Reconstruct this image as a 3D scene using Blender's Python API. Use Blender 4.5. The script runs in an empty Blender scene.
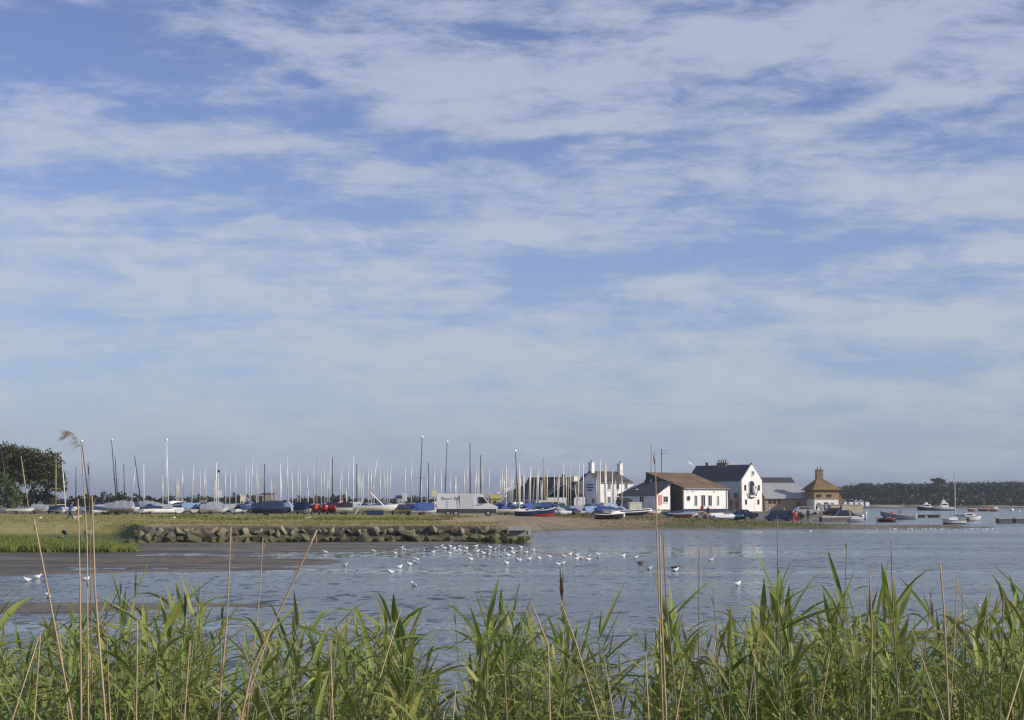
import bpy, bmesh, math, random
import numpy as np
from mathutils import Vector, Matrix, noise as mnoise
R = math.radians
PI = math.pi
random.seed(7)
SC = bpy.context.scene
COL = SC.collection

# ------------------------------------------------------------------ camera
H = 3.2                       # eye height above the water
F = 1024 * 35 / 23.6
PITCH = math.atan(141 / F)
cam_d = bpy.data.cameras.new('camera')
cam_d.lens = 35; cam_d.sensor_width = 23.6
cam_d.clip_start = 0.1; cam_d.clip_end = 20000
cam = bpy.data.objects.new('camera', cam_d); COL.objects.link(cam)
cam.location = (0, 0, H); cam.rotation_euler = (R(90) + PITCH, 0, 0)
SC.camera = cam

def at(px, py, Y):
    """the point seen at photo position px, py, standing Y metres away"""
    r = (px - 512) / F; u = (360 - py) / F
    t = Y / (math.cos(PITCH) - u * math.sin(PITCH))
    return Vector((r * t, Y, H + t * (math.sin(PITCH) + u * math.cos(PITCH))))
FX = F / math.cos(PITCH)
def wx(px, Y): return (px - 512) / FX * Y
def pxof(x, y): return 512 + FX * x / y
def dy(py, z=0.0): return F / math.cos(PITCH) ** 2 * (H - z) / (py - 501)

SC.render.engine = 'CYCLES'
SC.render.resolution_x = 1024; SC.render.resolution_y = 720
SC.view_settings.view_transform = 'Standard'
SC.view_settings.look = 'None'
SC.view_settings.exposure = 0.0
SC.view_settings.gamma = 1
SC.cycles.max_bounces = 6
SC.cycles.diffuse_bounces = 2; SC.cycles.glossy_bounces = 3; SC.cycles.transmission_bounces = 3
SC.cycles.volume_bounces = 0
SC.cycles.use_adaptive_sampling = True
SC.cycles.filter_width = 1.3

# ------------------------------------------------------------------ materials
MATS = {}
def mat(name, col, rough=0.6, var=0.12, scale=3.0, metal=0.0, bump=0.0, trans=0.0, col2=None, spec=0.5, stretch=None):
    if name in MATS: return MATS[name]
    m = bpy.data.materials.new(name); m.use_nodes = True
    nt = m.node_tree; b = nt.nodes['Principled BSDF']
    b.inputs['Roughness'].default_value = rough; b.inputs['Metallic'].default_value = metal
    b.inputs['Specular IOR Level'].default_value = spec
    tc = nt.nodes.new('ShaderNodeTexCoord')
    nz = nt.nodes.new('ShaderNodeTexNoise'); nz.inputs['Scale'].default_value = scale; nz.inputs['Detail'].default_value = 5
    if stretch:
        mp = nt.nodes.new('ShaderNodeMapping'); mp.inputs['Scale'].default_value = stretch
        nt.links.new(tc.outputs['Object'], mp.inputs['Vector']); nt.links.new(mp.outputs[0], nz.inputs['Vector'])
    else:
        nt.links.new(tc.outputs['Object'], nz.inputs['Vector'])
    rmp = nt.nodes.new('ShaderNodeValToRGB')
    c = Vector(col); d = Vector(col2) if col2 else c * (1 - var * 2)
    e = c if col2 else c * (1 + var)
    rmp.color_ramp.elements[0].position = 0.3; rmp.color_ramp.elements[1].position = 0.7
    rmp.color_ramp.elements[0].color = (*[max(0, v) for v in d], 1); rmp.color_ramp.elements[1].color = (*e, 1)
    nt.links.new(nz.outputs['Fac'], rmp.inputs['Fac']); nt.links.new(rmp.outputs[0], b.inputs['Base Color'])
    if bump:
        bp = nt.nodes.new('ShaderNodeBump'); bp.inputs['Strength'].default_value = bump; bp.inputs['Distance'].default_value = 0.05
        nt.links.new(nz.outputs['Fac'], bp.inputs['Height']); nt.links.new(bp.outputs[0], b.inputs['Normal'])
    if trans:
        tr = nt.nodes.new('ShaderNodeBsdfTranslucent'); nt.links.new(rmp.outputs[0], tr.inputs['Color'])
        mx = nt.nodes.new('ShaderNodeMixShader'); mx.inputs[0].default_value = trans
        out = nt.nodes['Material Output']
        nt.links.new(b.outputs[0], mx.inputs[1]); nt.links.new(tr.outputs[0], mx.inputs[2]); nt.links.new(mx.outputs[0], out.inputs[0])
    MATS[name] = m
    return m

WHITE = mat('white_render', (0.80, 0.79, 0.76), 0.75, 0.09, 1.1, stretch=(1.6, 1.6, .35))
WHITE2 = mat('white_gelcoat', (0.78, 0.78, 0.76), 0.3, 0.05, 1.5)
CREAM = mat('cream_paint', (0.72, 0.66, 0.5), 0.6, 0.06, 1.0)
SLATE = mat('dark_slate', (0.055, 0.055, 0.065), 0.6, 0.25, 1.2, bump=0.3, stretch=(1, 1, 4))
SLATE2 = mat('brown_slate', (0.075, 0.058, 0.056), 0.7, 0.22, 0.9, bump=0.3)
TILE = mat('lichened_tan_roof', (0.21, 0.135, 0.055), 0.85, 0.2, 0.5, col2=(0.10, 0.07, 0.045))
TILE2 = mat('rust_orange_roof', (0.21, 0.135, 0.045), 0.85, 0.2, 0.5, col2=(0.12, 0.09, 0.055))
BLACKW = mat('black_stained_boards', (0.022, 0.022, 0.03), 0.6, 0.3, 4.0, stretch=(6, 6, 0.4))
SHADEW = mat('shade_grey_render', (0.42, 0.44, 0.47), 0.75, 0.12, 1.2, stretch=(1.5, 1.5, .4))  # wall render with the blue-grey of shaded sides put into its colour
GREYR = mat('pale_grey_roof', (0.33, 0.34, 0.34), 0.55, 0.06, 0.5, stretch=(3, .3, .3))
BRICK = mat('tan_brick', (0.42, 0.31, 0.2), 0.85, 0.12, 2.0)
TANCL = mat('tan_cladding', (0.34, 0.22, 0.12), 0.8, 0.12, 3.0, stretch=(.3, .3, 6))
BROWNW = mat('brown_boards', (0.16, 0.12, 0.09), 0.8, 0.2, 3.0, stretch=(.3, .3, 6))
STONE = mat('pale_stone', (0.52, 0.45, 0.33), 0.9, 0.1, 0.8)
GLASS = mat('window_glass', (0.03, 0.035, 0.045), 0.1, 0.1, 1.0)
RUBBER = mat('black_rubber', (0.02, 0.02, 0.02), 0.7, 0.1)
STEEL = mat('galvanised_steel', (0.4, 0.4, 0.4), 0.4, 0.1, 3, metal=0.6)
ALU = mat('silver_mast_alloy', (0.62, 0.62, 0.6), 0.4, 0.05, 2, metal=0.2)
DARKM = mat('black_anodised_mast', (0.03, 0.032, 0.04), 0.4, 0.1, 2)
TANM = mat('varnished_mast', (0.42, 0.33, 0.2), 0.5, 0.1, 2)
MASTM = {'silver': ALU, 'black': DARKM, 'tan': TANM, 'white': WHITE2}
COLR = {'white': (0.75, 0.75, 0.72), 'blue': (0.03, 0.065, 0.24), 'navy': (0.018, 0.03, 0.09), 'grey': (0.3, 0.32, 0.36), 'pale blue': (0.22, 0.32, 0.5),
        'yellow': (0.62, 0.5, 0.16), 'cream': (0.66, 0.6, 0.45), 'red': (0.5, 0.025, 0.02), 'teal': (0.03, 0.15, 0.2), 'green': (0.04, 0.14, 0.06), 'silver': (0.42, 0.43, 0.45),
        'black': (0.02, 0.02, 0.025), 'orange': (0.38, 0.13, 0.07), 'maroon': (0.085, 0.015, 0.022), 'pink': (0.6, 0.2, 0.22), 'brown': (0.12, 0.08, 0.05), 'dark blue': (0.018, 0.032, 0.085)}
def gel(c): return mat(c.replace(' ', '_') + '_gelcoat', COLR[c], 0.35, 0.06, 1.2)
def cloth(c): return mat(c.replace(' ', '_') + '_canvas', COLR[c], 0.85, 0.15, 2.0, bump=0.2)
def paint(c): return mat(c.replace(' ', '_') + '_car_paint', COLR[c], 0.25, 0.04, 1.0)

# ------------------------------------------------------------------ mesh builder
class MB:
    def __init__(s): s.v = []; s.f = []; s.m = []
    def add(s, vs, fs, mi=0):
        o = len(s.v); s.v += [tuple(v) for v in vs]
        for f in fs: s.f.append([i + o for i in f]); s.m.append(mi)
        return s
    def box(s, c, d, rz=0, mi=0):
        x, y, z = d[0] / 2, d[1] / 2, d[2] / 2; ca, sa = math.cos(rz), math.sin(rz)
        vs = [(c[0] + a * x * ca - b * y * sa, c[1] + a * x * sa + b * y * ca, c[2] + e * z) for e in (-1, 1) for a, b in ((-1, -1), (1, -1), (1, 1), (-1, 1))]
        return s.add(vs, [(3, 2, 1, 0), (4, 5, 6, 7), (0, 1, 5, 4), (1, 2, 6, 5), (2, 3, 7, 6), (3, 0, 4, 7)], mi)
    def tube(s, pts, rad, n=6, mi=0, cap=True):
        pts = [Vector(p) for p in pts]; rs = rad if isinstance(rad, (list, tuple)) else [rad] * len(pts)
        vs = []; fs = []
        for i, p in enumerate(pts):
            t = (pts[min(i + 1, len(pts) - 1)] - pts[max(i - 1, 0)]).normalized()
            a = t.cross(Vector((0, 0, 1)) if abs(t.z) < 0.9 else Vector((1, 0, 0))).normalized(); b = t.cross(a)
            for k in range(n):
                an = 2 * PI * k / n; vs.append(p + (a * math.cos(an) + b * math.sin(an)) * rs[i])
        for i in range(len(pts) - 1):
            for k in range(n):
                fs.append((i * n + k, i * n + (k + 1) % n, (i + 1) * n + (k + 1) % n, (i + 1) * n + k))
        if cap: fs.append(tuple(range(n))[::-1]); fs.append(tuple((len(pts) - 1) * n + k for k in range(n)))
        return s.add(vs, fs, mi)
    def loft(s, secs, closed=False, cap=True, mi=0):
        n = len(secs[0]); vs = [p for q in secs for p in q]; fs = []
        for i in range(len(secs) - 1):
            for k in range(n if closed else n - 1):
                fs.append((i * n + k, i * n + (k + 1) % n, (i + 1) * n + (k + 1) % n, (i + 1) * n + k))
        if cap: fs.append(tuple(range(n))[::-1]); fs.append(tuple((len(secs) - 1) * n + k for k in range(n)))
        return s.add(vs, fs, mi)
    def prism(s, poly, y0, y1, mi=0):           # poly in x,z extruded along y
        return s.loft([[(p[0], y0, p[1]) for p in poly], [(p[0], y1, p[1]) for p in poly]], True, True, mi)
    def slab(s, quad, th, mi=0):                 # quad of points given thickness downwards
        q = [Vector(p) for p in quad]; n = (q[1] - q[0]).cross(q[2] - q[0]).normalized() * th
        if n.z > 0: n = -n
        return s.loft([q, [p + n for p in q]], True, True, mi)
    def ball(s, c, r, seg=8, ring=6, mi=0):
        r = (r, r, r) if not isinstance(r, (tuple, list)) else r
        vs = []; fs = []
        for i in range(ring + 1):
            th = PI * i / ring
            for k in range(seg):
                ph = 2 * PI * k / seg; vs.append((c[0] + r[0] * math.sin(th) * math.cos(ph), c[1] + r[1] * math.sin(th) * math.sin(ph), c[2] + r[2] * math.cos(th)))
        for i in range(ring):
            for k in range(seg): fs.append((i * seg + k, (i + 1) * seg + k, (i + 1) * seg + (k + 1) % seg, i * seg + (k + 1) % seg))
        return s.add(vs, fs, mi)
    def mesh(s, name, mats, smooth=False):
        me = bpy.data.meshes.new(name); me.from_pydata(s.v, [], s.f)
        for m in (mats if isinstance(mats, (list, tuple)) else [mats]): me.materials.append(m)
        me.polygons.foreach_set('material_index', s.m)
        if smooth: me.polygons.foreach_set('use_smooth', [True] * len(s.f))
        bm = bmesh.new(); bm.from_mesh(me); bmesh.ops.recalc_face_normals(bm, faces=bm.faces); bm.to_mesh(me); bm.free()
        me.update(); return me
    def raw(s, name, mats, smooth=False):
        me = bpy.data.meshes.new(name); me.from_pydata(s.v, [], s.f)
        for m in (mats if isinstance(mats, (list, tuple)) else [mats]): me.materials.append(m)
        me.polygons.foreach_set('material_index', s.m)
        if smooth: me.polygons.foreach_set('use_smooth', [True] * len(s.f))
        me.update(); return me

def link(name, data, parent=None, loc=None, rz=0):
    o = bpy.data.objects.new(name, data); COL.objects.link(o)
    if parent is not None: o.parent = parent
    if loc is not None: o.location = loc
    if rz: o.rotation_euler[2] = rz
    return o
def part(name, mb, m, parent, smooth=False, label=None):
    me = mb.mesh(name, m, smooth) if isinstance(mb, MB) else mb
    o = link(name, me, parent)
    if label: o['label'] = label
    return o
def tag(o, label, cat, group=None):
    o['label'] = label; o['category'] = cat
    if group: o['group'] = group
    return o
def thing(name, label, cat, loc, rz=0, group=None):
    o = link(name, None, None, loc, rz); o.empty_display_size = 0.3
    return tag(o, label, cat, group)
def kind(o, k): o['kind'] = k; return o
def copy_tree(o, parent=None):
    c = o.copy(); COL.objects.link(c); c.parent = parent
    for ch in [x for x in KIDS.get(o.name, [])]: copy_tree(ch, c)
    return c
KIDS = {}
def note_kids(o, ks):
    KIDS[o.name] = ks
ORD = 'first second third fourth fifth sixth seventh eighth ninth tenth eleventh twelfth thirteenth fourteenth fifteenth sixteenth seventeenth eighteenth nineteenth twentieth'.split()
TENS = {2: 'twenty', 3: 'thirty', 4: 'forty', 5: 'fifty', 6: 'sixty', 7: 'seventy', 8: 'eighty', 9: 'ninety'}
TENTH = {2: 'twentieth', 3: 'thirtieth', 4: 'fortieth', 5: 'fiftieth', 6: 'sixtieth', 7: 'seventieth', 8: 'eightieth', 9: 'ninetieth'}
def nth(n):
    if n <= 20: return ORD[n - 1]
    return TENTH[n // 10] if n % 10 == 0 else TENS[n // 10] + '-' + ORD[n % 10 - 1]

# ------------------------------------------------------------------ world: Nishita sky and a layer of streaky cirrus
SUN_AZ = 109.0     # compass degrees, 0 = the way the camera looks, 90 = its right
SUN_EL = 27.0
w = bpy.data.worlds.new('World'); SC.world = w; w.use_nodes = True
nt = w.node_tree; N = nt.nodes; L = nt.links
bg = N['Background']; bg.inputs['Strength'].default_value = 0.1
sky = N.new('ShaderNodeTexSky'); sky.sky_type = 'NISHITA'; sky.sun_disc = False
sky.sun_elevation = R(SUN_EL); sky.sun_rotation = R(SUN_AZ)
sky.air_density = 1.0; sky.dust_density = 0.4; sky.ozone_density = 2.2
def M(op, a, b=None, c=None):
    n = N.new('ShaderNodeMath'); n.operation = op
    for i, v in enumerate((a, b, c)):
        if v is None: continue
        if isinstance(v, (int, float)): n.inputs[i].default_value = v
        else: L.new(v, n.inputs[i])
    return n.outputs[0]
tc = N.new('ShaderNodeTexCoord'); sx = N.new('ShaderNodeSeparateXYZ'); L.new(tc.outputs['Generated'], sx.inputs[0])
az = M('MULTIPLY', M('ARCTAN2', sx.outputs[0], sx.outputs[1]), 180 / PI)
el = M('MULTIPLY', M('ARCSINE', sx.outputs[2]), 180 / PI)
cv = N.new('ShaderNodeCombineXYZ'); L.new(az, cv.inputs[0]); L.new(el, cv.inputs[1])
# cloud deck coordinates: direction projected on a high plane
zz = M('ADD', M('MAXIMUM', sx.outputs[2], 0.0), 0.09)
pu = M('DIVIDE', sx.outputs[0], zz); pv = M('DIVIDE', sx.outputs[1], zz)
cp = N.new('ShaderNodeCombineXYZ'); L.new(pu, cp.inputs[0]); L.new(pv, cp.inputs[1])
def nz(vec, scale, detail, rough, rot, sc, dist=0.0, loc=(0, 0, 0)):
    mp = N.new('ShaderNodeMapping'); mp.inputs['Rotation'].default_value = (0, 0, R(rot)); mp.inputs['Scale'].default_value = sc; mp.inputs['Location'].default_value = loc
    L.new(vec, mp.inputs[0]); n = N.new('ShaderNodeTexNoise'); n.inputs['Scale'].default_value = scale; n.inputs['Detail'].default_value = detail
    n.inputs['Roughness'].default_value = rough; n.inputs['Distortion'].default_value = dist
    L.new(mp.outputs[0], n.inputs['Vector']); return n
warp = nz(cv.outputs[0], 0.12, 3, 0.55, 0, (1, 2.2, 1))
wv = N.new('ShaderNodeVectorMath'); wv.operation = 'MULTIPLY_ADD'; L.new(warp.outputs['Color'], wv.inputs[0]); wv.inputs[1].default_value = (7, 2.6, 0)
wo = N.new('ShaderNodeVectorMath'); wo.operation = 'ADD'; wo.inputs[1].default_value = (-3.5, -1.3, 0); L.new(cv.outputs[0], wo.inputs[0]); L.new(wo.outputs[0], wv.inputs[2])
wv = wv.outputs[0]
# where the photograph's clouds (+) and gaps (-) lie: x, y, half width, half height in photo terms, tilt, weight
BL = [(110, 125, 230, 32, 0, .55), (300, 150, 200, 26, -6, .35), (480, 90, 300, 50, -14, .6), (620, 50, 260, 55, 10, .5), (900, 30, 260, 60, 0, .55), (860, 110, 260, 30, 5, .6),
      (850, 185, 170, 24, -3, .6), (500, 175, 170, 24, 6, .45), (520, 225, 170, 26, 4, .55), (1000, 205, 100, 36, 0, .55), (240, 285, 330, 50, -5, .5), (660, 288, 80, 16, -6, .55),
      (780, 292, 90, 16, -12, .5), (950, 320, 160, 36, 3, .5), (110, 208, 170, 15, 0, .45), (330, 228, 140, 12, 0, .35), (450, 360, 520, 60, 0, .42), (850, 390, 300, 40, 0, .35), (40, 250, 120, 26, 0, .4), (990, 255, 50, 14, -15, .5),
      (70, 45, 180, 50, -6, -.55), (330, 100, 190, 16, 3, -.55), (230, 180, 280, 20, 0, -.5), (330, 205, 120, 18, 3, -.5), (640, 255, 170, 18, 4, -.6), (860, 240, 150, 16, 4, -.5), (560, 140, 260, 9, 3, -.5),
      (830, 95, 90, 14, 6, -.4), (900, 375, 110, 14, 0, -.5), (700, 322, 110, 9, 0, -.4), (120, 325, 160, 10, 3, -.3), (270, 60, 90, 12, -20, -.3), (200, 238, 260, 8, 0, -.35)]
acc = None
for (x, y, rx, ry, tl, wt) in BL:
    a_ = math.degrees(math.atan((x - 512) / FX)); e_ = math.degrees(math.atan((501 - y) / 1531))
    mp = N.new('ShaderNodeMapping'); mp.vector_type = 'TEXTURE'
    mp.inputs['Location'].default_value = (a_, e_, 0); mp.inputs['Rotation'].default_value = (0, 0, R(tl))
    mp.inputs['Scale'].default_value = (rx / 26.6, ry / 26.6, 1); L.new(wv, mp.inputs[0])
    g = N.new('ShaderNodeTexGradient'); g.gradient_type = 'SPHERICAL'; L.new(mp.outputs[0], g.inputs[0])
    acc = M('MULTIPLY_ADD', g.outputs['Fac'], wt, acc if acc is not None else 0.0)
n1 = nz(cp.outputs[0], 0.55, 10, 0.66, 10, (0.7, 1.4, 1), 0.2)
n2 = nz(cp.outputs[0], 3.4, 9, 0.74, -10, (0.7, 1.5, 1), 0.25, (3, 1, 0))
n3 = nz(cv.outputs[0], 0.42, 10, 0.68, 4, (0.5, 1.6, 1), 0.3)
ns = M('ADD', M('MULTIPLY', M('SUBTRACT', n1.outputs['Fac'], 0.5), 1.7), M('MULTIPLY', M('SUBTRACT', n2.outputs['Fac'], 0.5), 1.3))
ns = M('ADD', ns, M('MULTIPLY', M('SUBTRACT', n3.outputs['Fac'], 0.5), 2.9))
# general cover grows towards the horizon
veil = N.new('ShaderNodeMapRange'); L.new(el, veil.inputs[0]); veil.inputs[1].default_value = 1; veil.inputs[2].default_value = 12; veil.inputs[3].default_value = 0.42; veil.inputs[4].default_value = 0.36
dens = M('ADD', M('ADD', acc, ns), veil.outputs[0])
mr = N.new('ShaderNodeMapRange'); mr.interpolation_type = 'SMOOTHSTEP'; L.new(dens, mr.inputs[0]); mr.inputs[1].default_value = -0.05; mr.inputs[2].default_value = 1.0; mr.inputs[3].default_value = 0.0; mr.inputs[4].default_value = 0.76
skyc = N.new('ShaderNodeMixRGB'); skyc.blend_type = 'MULTIPLY'; skyc.inputs[0].default_value = 1; skyc.inputs[2].default_value = (1.06, 0.99, 1.20, 1); L.new(sky.outputs[0], skyc.inputs[1])
# low grey-blue air near the horizon
hz = N.new('ShaderNodeValToRGB'); e = hz.color_ramp; el01 = N.new('ShaderNodeMapRange'); L.new(el, el01.inputs[0]); el01.inputs[1].default_value = 0; el01.inputs[2].default_value = 20
L.new(el01.outputs[0], hz.inputs[0])
e.elements[0].position = 0.0; e.elements[0].color = (0.85,) * 3 + (1,); e.elements[1].position = 0.75; e.elements[1].color = (0.0,) * 3 + (1,)
e.elements.new(0.05).color = (0.85,) * 3 + (1,); e.elements.new(0.2).color = (0.4,) * 3 + (1,)
hc = N.new('ShaderNodeValToRGB'); L.new(el01.outputs[0], hc.inputs[0]); e = hc.color_ramp
e.elements[0].position = 0.0; e.elements[0].color = (0.15, 0.205, 0.35, 1); e.elements[1].position = 0.5; e.elements[1].color = (0.27, 0.40, 0.66, 1)
e.elements.new(0.03).color = (0.16, 0.215, 0.33, 1); e.elements.new(0.06).color = (0.26, 0.34, 0.49, 1); e.elements.new(0.15).color = (0.26, 0.37, 0.55, 1); e.elements.new(0.25).color = (0.22, 0.34, 0.59, 1)
hs = N.new('ShaderNodeVectorMath'); hs.operation = 'SCALE'; hs.inputs['Scale'].default_value = 10; L.new(hc.outputs[0], hs.inputs[0])
mx1 = N.new('ShaderNodeMixRGB'); L.new(hz.outputs[0], mx1.inputs[0]); L.new(skyc.outputs[0], mx1.inputs[1]); L.new(hs.outputs[0], mx1.inputs[2])
# cloud colour, a little dimmer and bluer when low
cc = N.new('ShaderNodeValToRGB'); L.new(el01.outputs[0], cc.inputs[0]); e = cc.color_ramp
e.elements[0].position = 0.02; e.elements[0].color = (0.40, 0.46, 0.56, 1); e.elements[1].position = 0.95; e.elements[1].color = (0.52, 0.56, 0.71, 1)
e.elements.new(0.2).color = (0.48, 0.55, 0.62, 1); e.elements.new(0.4).color = (0.53, 0.58, 0.67, 1)
cs = N.new('ShaderNodeVectorMath'); cs.operation = 'SCALE'; cs.inputs['Scale'].default_value = 10; L.new(cc.outputs[0], cs.inputs[0])
mx2 = N.new('ShaderNodeMixRGB'); L.new(M('MULTIPLY', mr.outputs[0], M('MINIMUM', M('MULTIPLY', M('MAXIMUM', el, 0.0), 0.6), 1.0)), mx2.inputs[0]); L.new(mx1.outputs[0], mx2.inputs[1]); L.new(cs.outputs[0], mx2.inputs[2])
L.new(mx2.outputs[0], bg.inputs['Color'])

sun_d = bpy.data.lights.new('sun', 'SUN'); sun_d.energy = 4.3; sun_d.angle = R(0.53); sun_d.color = (1.0, 0.90, 0.76)
sun = bpy.data.objects.new('sun', sun_d); COL.objects.link(sun)
sdir = Vector((math.sin(R(SUN_AZ)) * math.cos(R(SUN_EL)), math.cos(R(SUN_AZ)) * math.cos(R(SUN_EL)), math.sin(R(SUN_EL))))
sun.rotation_euler = sdir.to_track_quat('Z', 'Y').to_euler(); sun.location = (60, -60, 60)

# ------------------------------------------------------------------ terrain
def P(lst): return np.array([(wx(p, d), d) for p, d in lst])
LAND = P([(-2600, 108), (-700, 100), (-100, 94), (0, 93), (120, 93.5), (137, 96), (141, 107), (150, 115), (300, 118), (500, 119), (527, 121), (532, 128), (524, 140), (530, 152), (545, 162), (560, 166),
          (640, 168), (700, 170), (760, 172), (840, 174), (900, 177), (960, 180), (1003, 182), (990, 184.5), (905, 186), (840, 191), (803, 203), (792, 216), (805, 234), (845, 252), (866, 266), (868, 300), (866, 330), (852, 420), (842, 620), (835, 900), (-2600, 900)])
MUD1 = P([(-1500, 59), (-300, 60), (0, 62), (130, 65), (260, 68), (330, 69), (390, 72.5), (414, 80), (402, 86), (335, 90), (335, 93), (420, 93), (445, 103), (482, 111), (506, 118), (520, 126), (300, 126), (0, 122), (-1500, 122)])
MUD2 = P([(-900, 48), (0, 48.5), (200, 50), (250, 48.8), (350, 48), (480, 46), (560, 45), (655, 43.3), (600, 41.5), (480, 40.5), (300, 41.5), (100, 43), (-900, 43)])
MUD3 = P([(860, 37.5), (930, 39.5), (1060, 40), (1400, 41), (1400, 37), (1000, 36.2)])
FAR = np.array([(wx(838, 640), 700), (wx(870, 780), 790), (wx(950, 815), 815), (wx(1100, 820), 820), (900, 800), (2400, 700), (2400, 2300), (wx(830, 2300), 2300), (wx(822, 1200), 1200), (wx(826, 900), 900)])
def sdist(poly, X, Y):
    d = np.full(X.shape, 1e18); inside = np.zeros(X.shape, bool); n = len(poly)
    for i in range(n):
        ax, ay = poly[i]; bx, by = poly[(i + 1) % n]; ex, ey = bx - ax, by - ay
        t = np.clip(((X - ax) * ex + (Y - ay) * ey) / (ex * ex + ey * ey), 0, 1)
        d = np.minimum(d, (X - ax - ex * t) ** 2 + (Y - ay - ey * t) ** 2)
        c = ((ay > Y) != (by > Y)) & (X < ex * (Y - ay) / (ey if ey else 1e-9) + ax); inside ^= c
    return np.sqrt(d) * np.where(inside, 1, -1)
def sm(x): x = np.clip(x, 0, 1); return x * x * (3 - 2 * x)
def vnoise(X, Y, s, seed=0):
    x = X / s + seed * 17.3; y = Y / s + seed * 9.1; xi = np.floor(x); yi = np.floor(y); fx = sm(x - xi); fy = sm(y - yi)
    h = lambda a, b: np.modf(np.abs(np.sin(a * 127.1 + b * 311.7 + seed) * 43758.5453))[0]
    return (h(xi, yi) * (1 - fx) + h(xi + 1, yi) * fx) * (1 - fy) + (h(xi, yi + 1) * (1 - fx) + h(xi + 1, yi + 1) * fx) * fy
def fbm(X, Y, s, seed=0, o=4):
    r = 0; a = 0.5
    for i in range(o): r = r + a * vnoise(X, Y, s / 2 ** i, seed + i); a /= 2
    return r / (1 - 0.5 ** o)
def height(X, Y, full=False):
    X = np.asarray(X, float); Y = np.asarray(Y, float)
    PX = 512 + FX * X / np.maximum(Y, 1)
    s = sdist(LAND, X, Y)
    wt = sm((PX - 515) / 70.0)                                   # 0 = armoured spit, 1 = open beach
    wleft = 1 - sm((PX - 110) / 40.0)
    w1 = 2.6 + wleft * 17; h1 = 1.36 * sm(s / w1)
    h2 = 1.05 * sm(s / 24.0)
    wq = sm((PX - 780) / 40) * sm((Y - 215) / 15); h2 = h2 * (1 - wq) + wq * 0.95 * sm(s / 4.0)
    wsp = sm((PX - 760) / 50) * (Y < 203); h2 = np.where(wsp > 0, np.maximum(h2, wsp * .34 * sm(s / 2.4)), h2)
    hl = h1 * (1 - wt) + h2 * wt
    hl = hl + np.where(s > 3, 0.10 * (fbm(X, Y, 9, 3) - 0.5), 0)
    hh = np.where(s > 0, hl, np.maximum(-0.6, s * 0.10))
    m = np.full(X.shape, -9.0)
    wet = fbm(X, Y * 3.2, 15, 61) - 0.5
    for poly, lift, e_ in ((MUD1, 0.035, 7), (MUD2, -0.005, 2.0), (MUD3, -0.02, 1.5)):
        sd = sdist(poly, X, Y)
        m = np.maximum(m, -0.10 + (lift + 0.10) * sm((sd + 1) / e_) + 0.11 * (fbm(X, Y * 2.6, 6, 11) - 0.5) + 0.16 * wet + 0.02 * (fbm(X, Y, 1.3, 5) - .5))
    hh = np.maximum(hh, m)
    sf = sdist(FAR, X, Y); hf = np.where(sf > 0, 1.2 * sm(sf / 12) + 7.5 * sm((sf - 20) / 150), -0.6); hh = np.maximum(hh, hf)
    hn = 1.2 - 1.8 * sm((Y - 8.8) / 4.5) ; hn = np.where(Y < 14, hn, -0.6); hh = np.maximum(hh, hn + 0.05 * (fbm(X, Y, 0.8, 2) - .5))
    return (hh, s, sf, PX) if full else hh
def gz(x, y): return float(height(np.array([x]), np.array([y]))[0])
def ground(px, Y): x = wx(px, Y); return Vector((x, Y, gz(x, Y)))

azs = np.concatenate([np.arange(-180, -24, 6), np.arange(-24, 24, 0.11), np.arange(24, 180.1, 6)])
rad = np.concatenate([[0.01], np.geomspace(1.5, 34, 50), np.arange(34.6, 60, 0.6), np.arange(60, 125, 0.8), np.arange(126, 300, 2.2), np.geomspace(304, 1100, 60), np.geomspace(1200, 9000, 14)])
A_, R_ = np.meshgrid(np.radians(azs), rad)
GX = R_ * np.sin(A_); GY = R_ * np.cos(A_)
fr = np.where(np.abs(A_) < R(60), 1, 0)
HH, SS, SF, PXX = height(np.where(fr > 0, GX, 0), np.where(fr > 0, GY, -5), True)
HH = np.where(fr > 0, HH, np.where(R_ < 14, 1.2, -0.6))
nr, na = GX.shape
verts = np.stack([GX, GY, HH], -1).reshape(-1, 3)
idx = np.arange(nr * na).reshape(nr, na)
fc = np.stack([idx[:-1, :-1], idx[:-1, 1:], idx[1:, 1:], idx[1:, :-1]], -1).reshape(-1, 4)
me = bpy.data.meshes.new('ground')
me.vertices.add(len(verts)); me.vertices.foreach_set('co', verts.ravel())
me.loops.add(fc.size); me.loops.foreach_set('vertex_index', fc[:, ::-1].ravel().astype(np.int32))
me.polygons.add(len(fc)); me.polygons.foreach_set('loop_start', np.arange(0, fc.size, 4, dtype=np.int32)); me.polygons.foreach_set('loop_total', np.full(len(fc), 4, np.int32))
me.polygons.foreach_set('use_smooth', np.ones(len(fc), bool)); me.update(calc_edges=True)
C_ = lambda *c: np.array(c)
MUDC, SHING, GRASS, DRYG, WEED, GRAV, SOIL, FARG = C_(.15, .125, .085), C_(.36, .27, .17), C_(.27, .245, .075), C_(.31, .26, .11), C_(.09, .11, .03), C_(.20, .175, .145), C_(.09, .07, .04), C_(.12, .12, .05)
def mixc(a, b, t): t = t[..., None]; return a * (1 - t) + b * t
nA = fbm(GX, GY * 1.6, 14, 21); nB = fbm(GX, GY, 4, 31); nC = fbm(GX, GY * 2, 26, 41)
col = np.broadcast_to(MUDC, GX.shape + (3,)).copy()
col = mixc(col, C_(.105, .09, .068), sm((fbm(GX, GY * 3, 12, 51) - .45) * 5))
col = mixc(col, C_(.065, .058, .048), sm((fbm(GX, GY * 2.5, 5, 71) - .5) * 7) * .8)
col = mixc(col, C_(.19, .175, .15), sm((fbm(GX, GY * 4, 9, 81) - .56) * 8) * .7)
land = sm(SS / 1.5)
wt = sm((PXX - 480) / 60.0)
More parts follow.
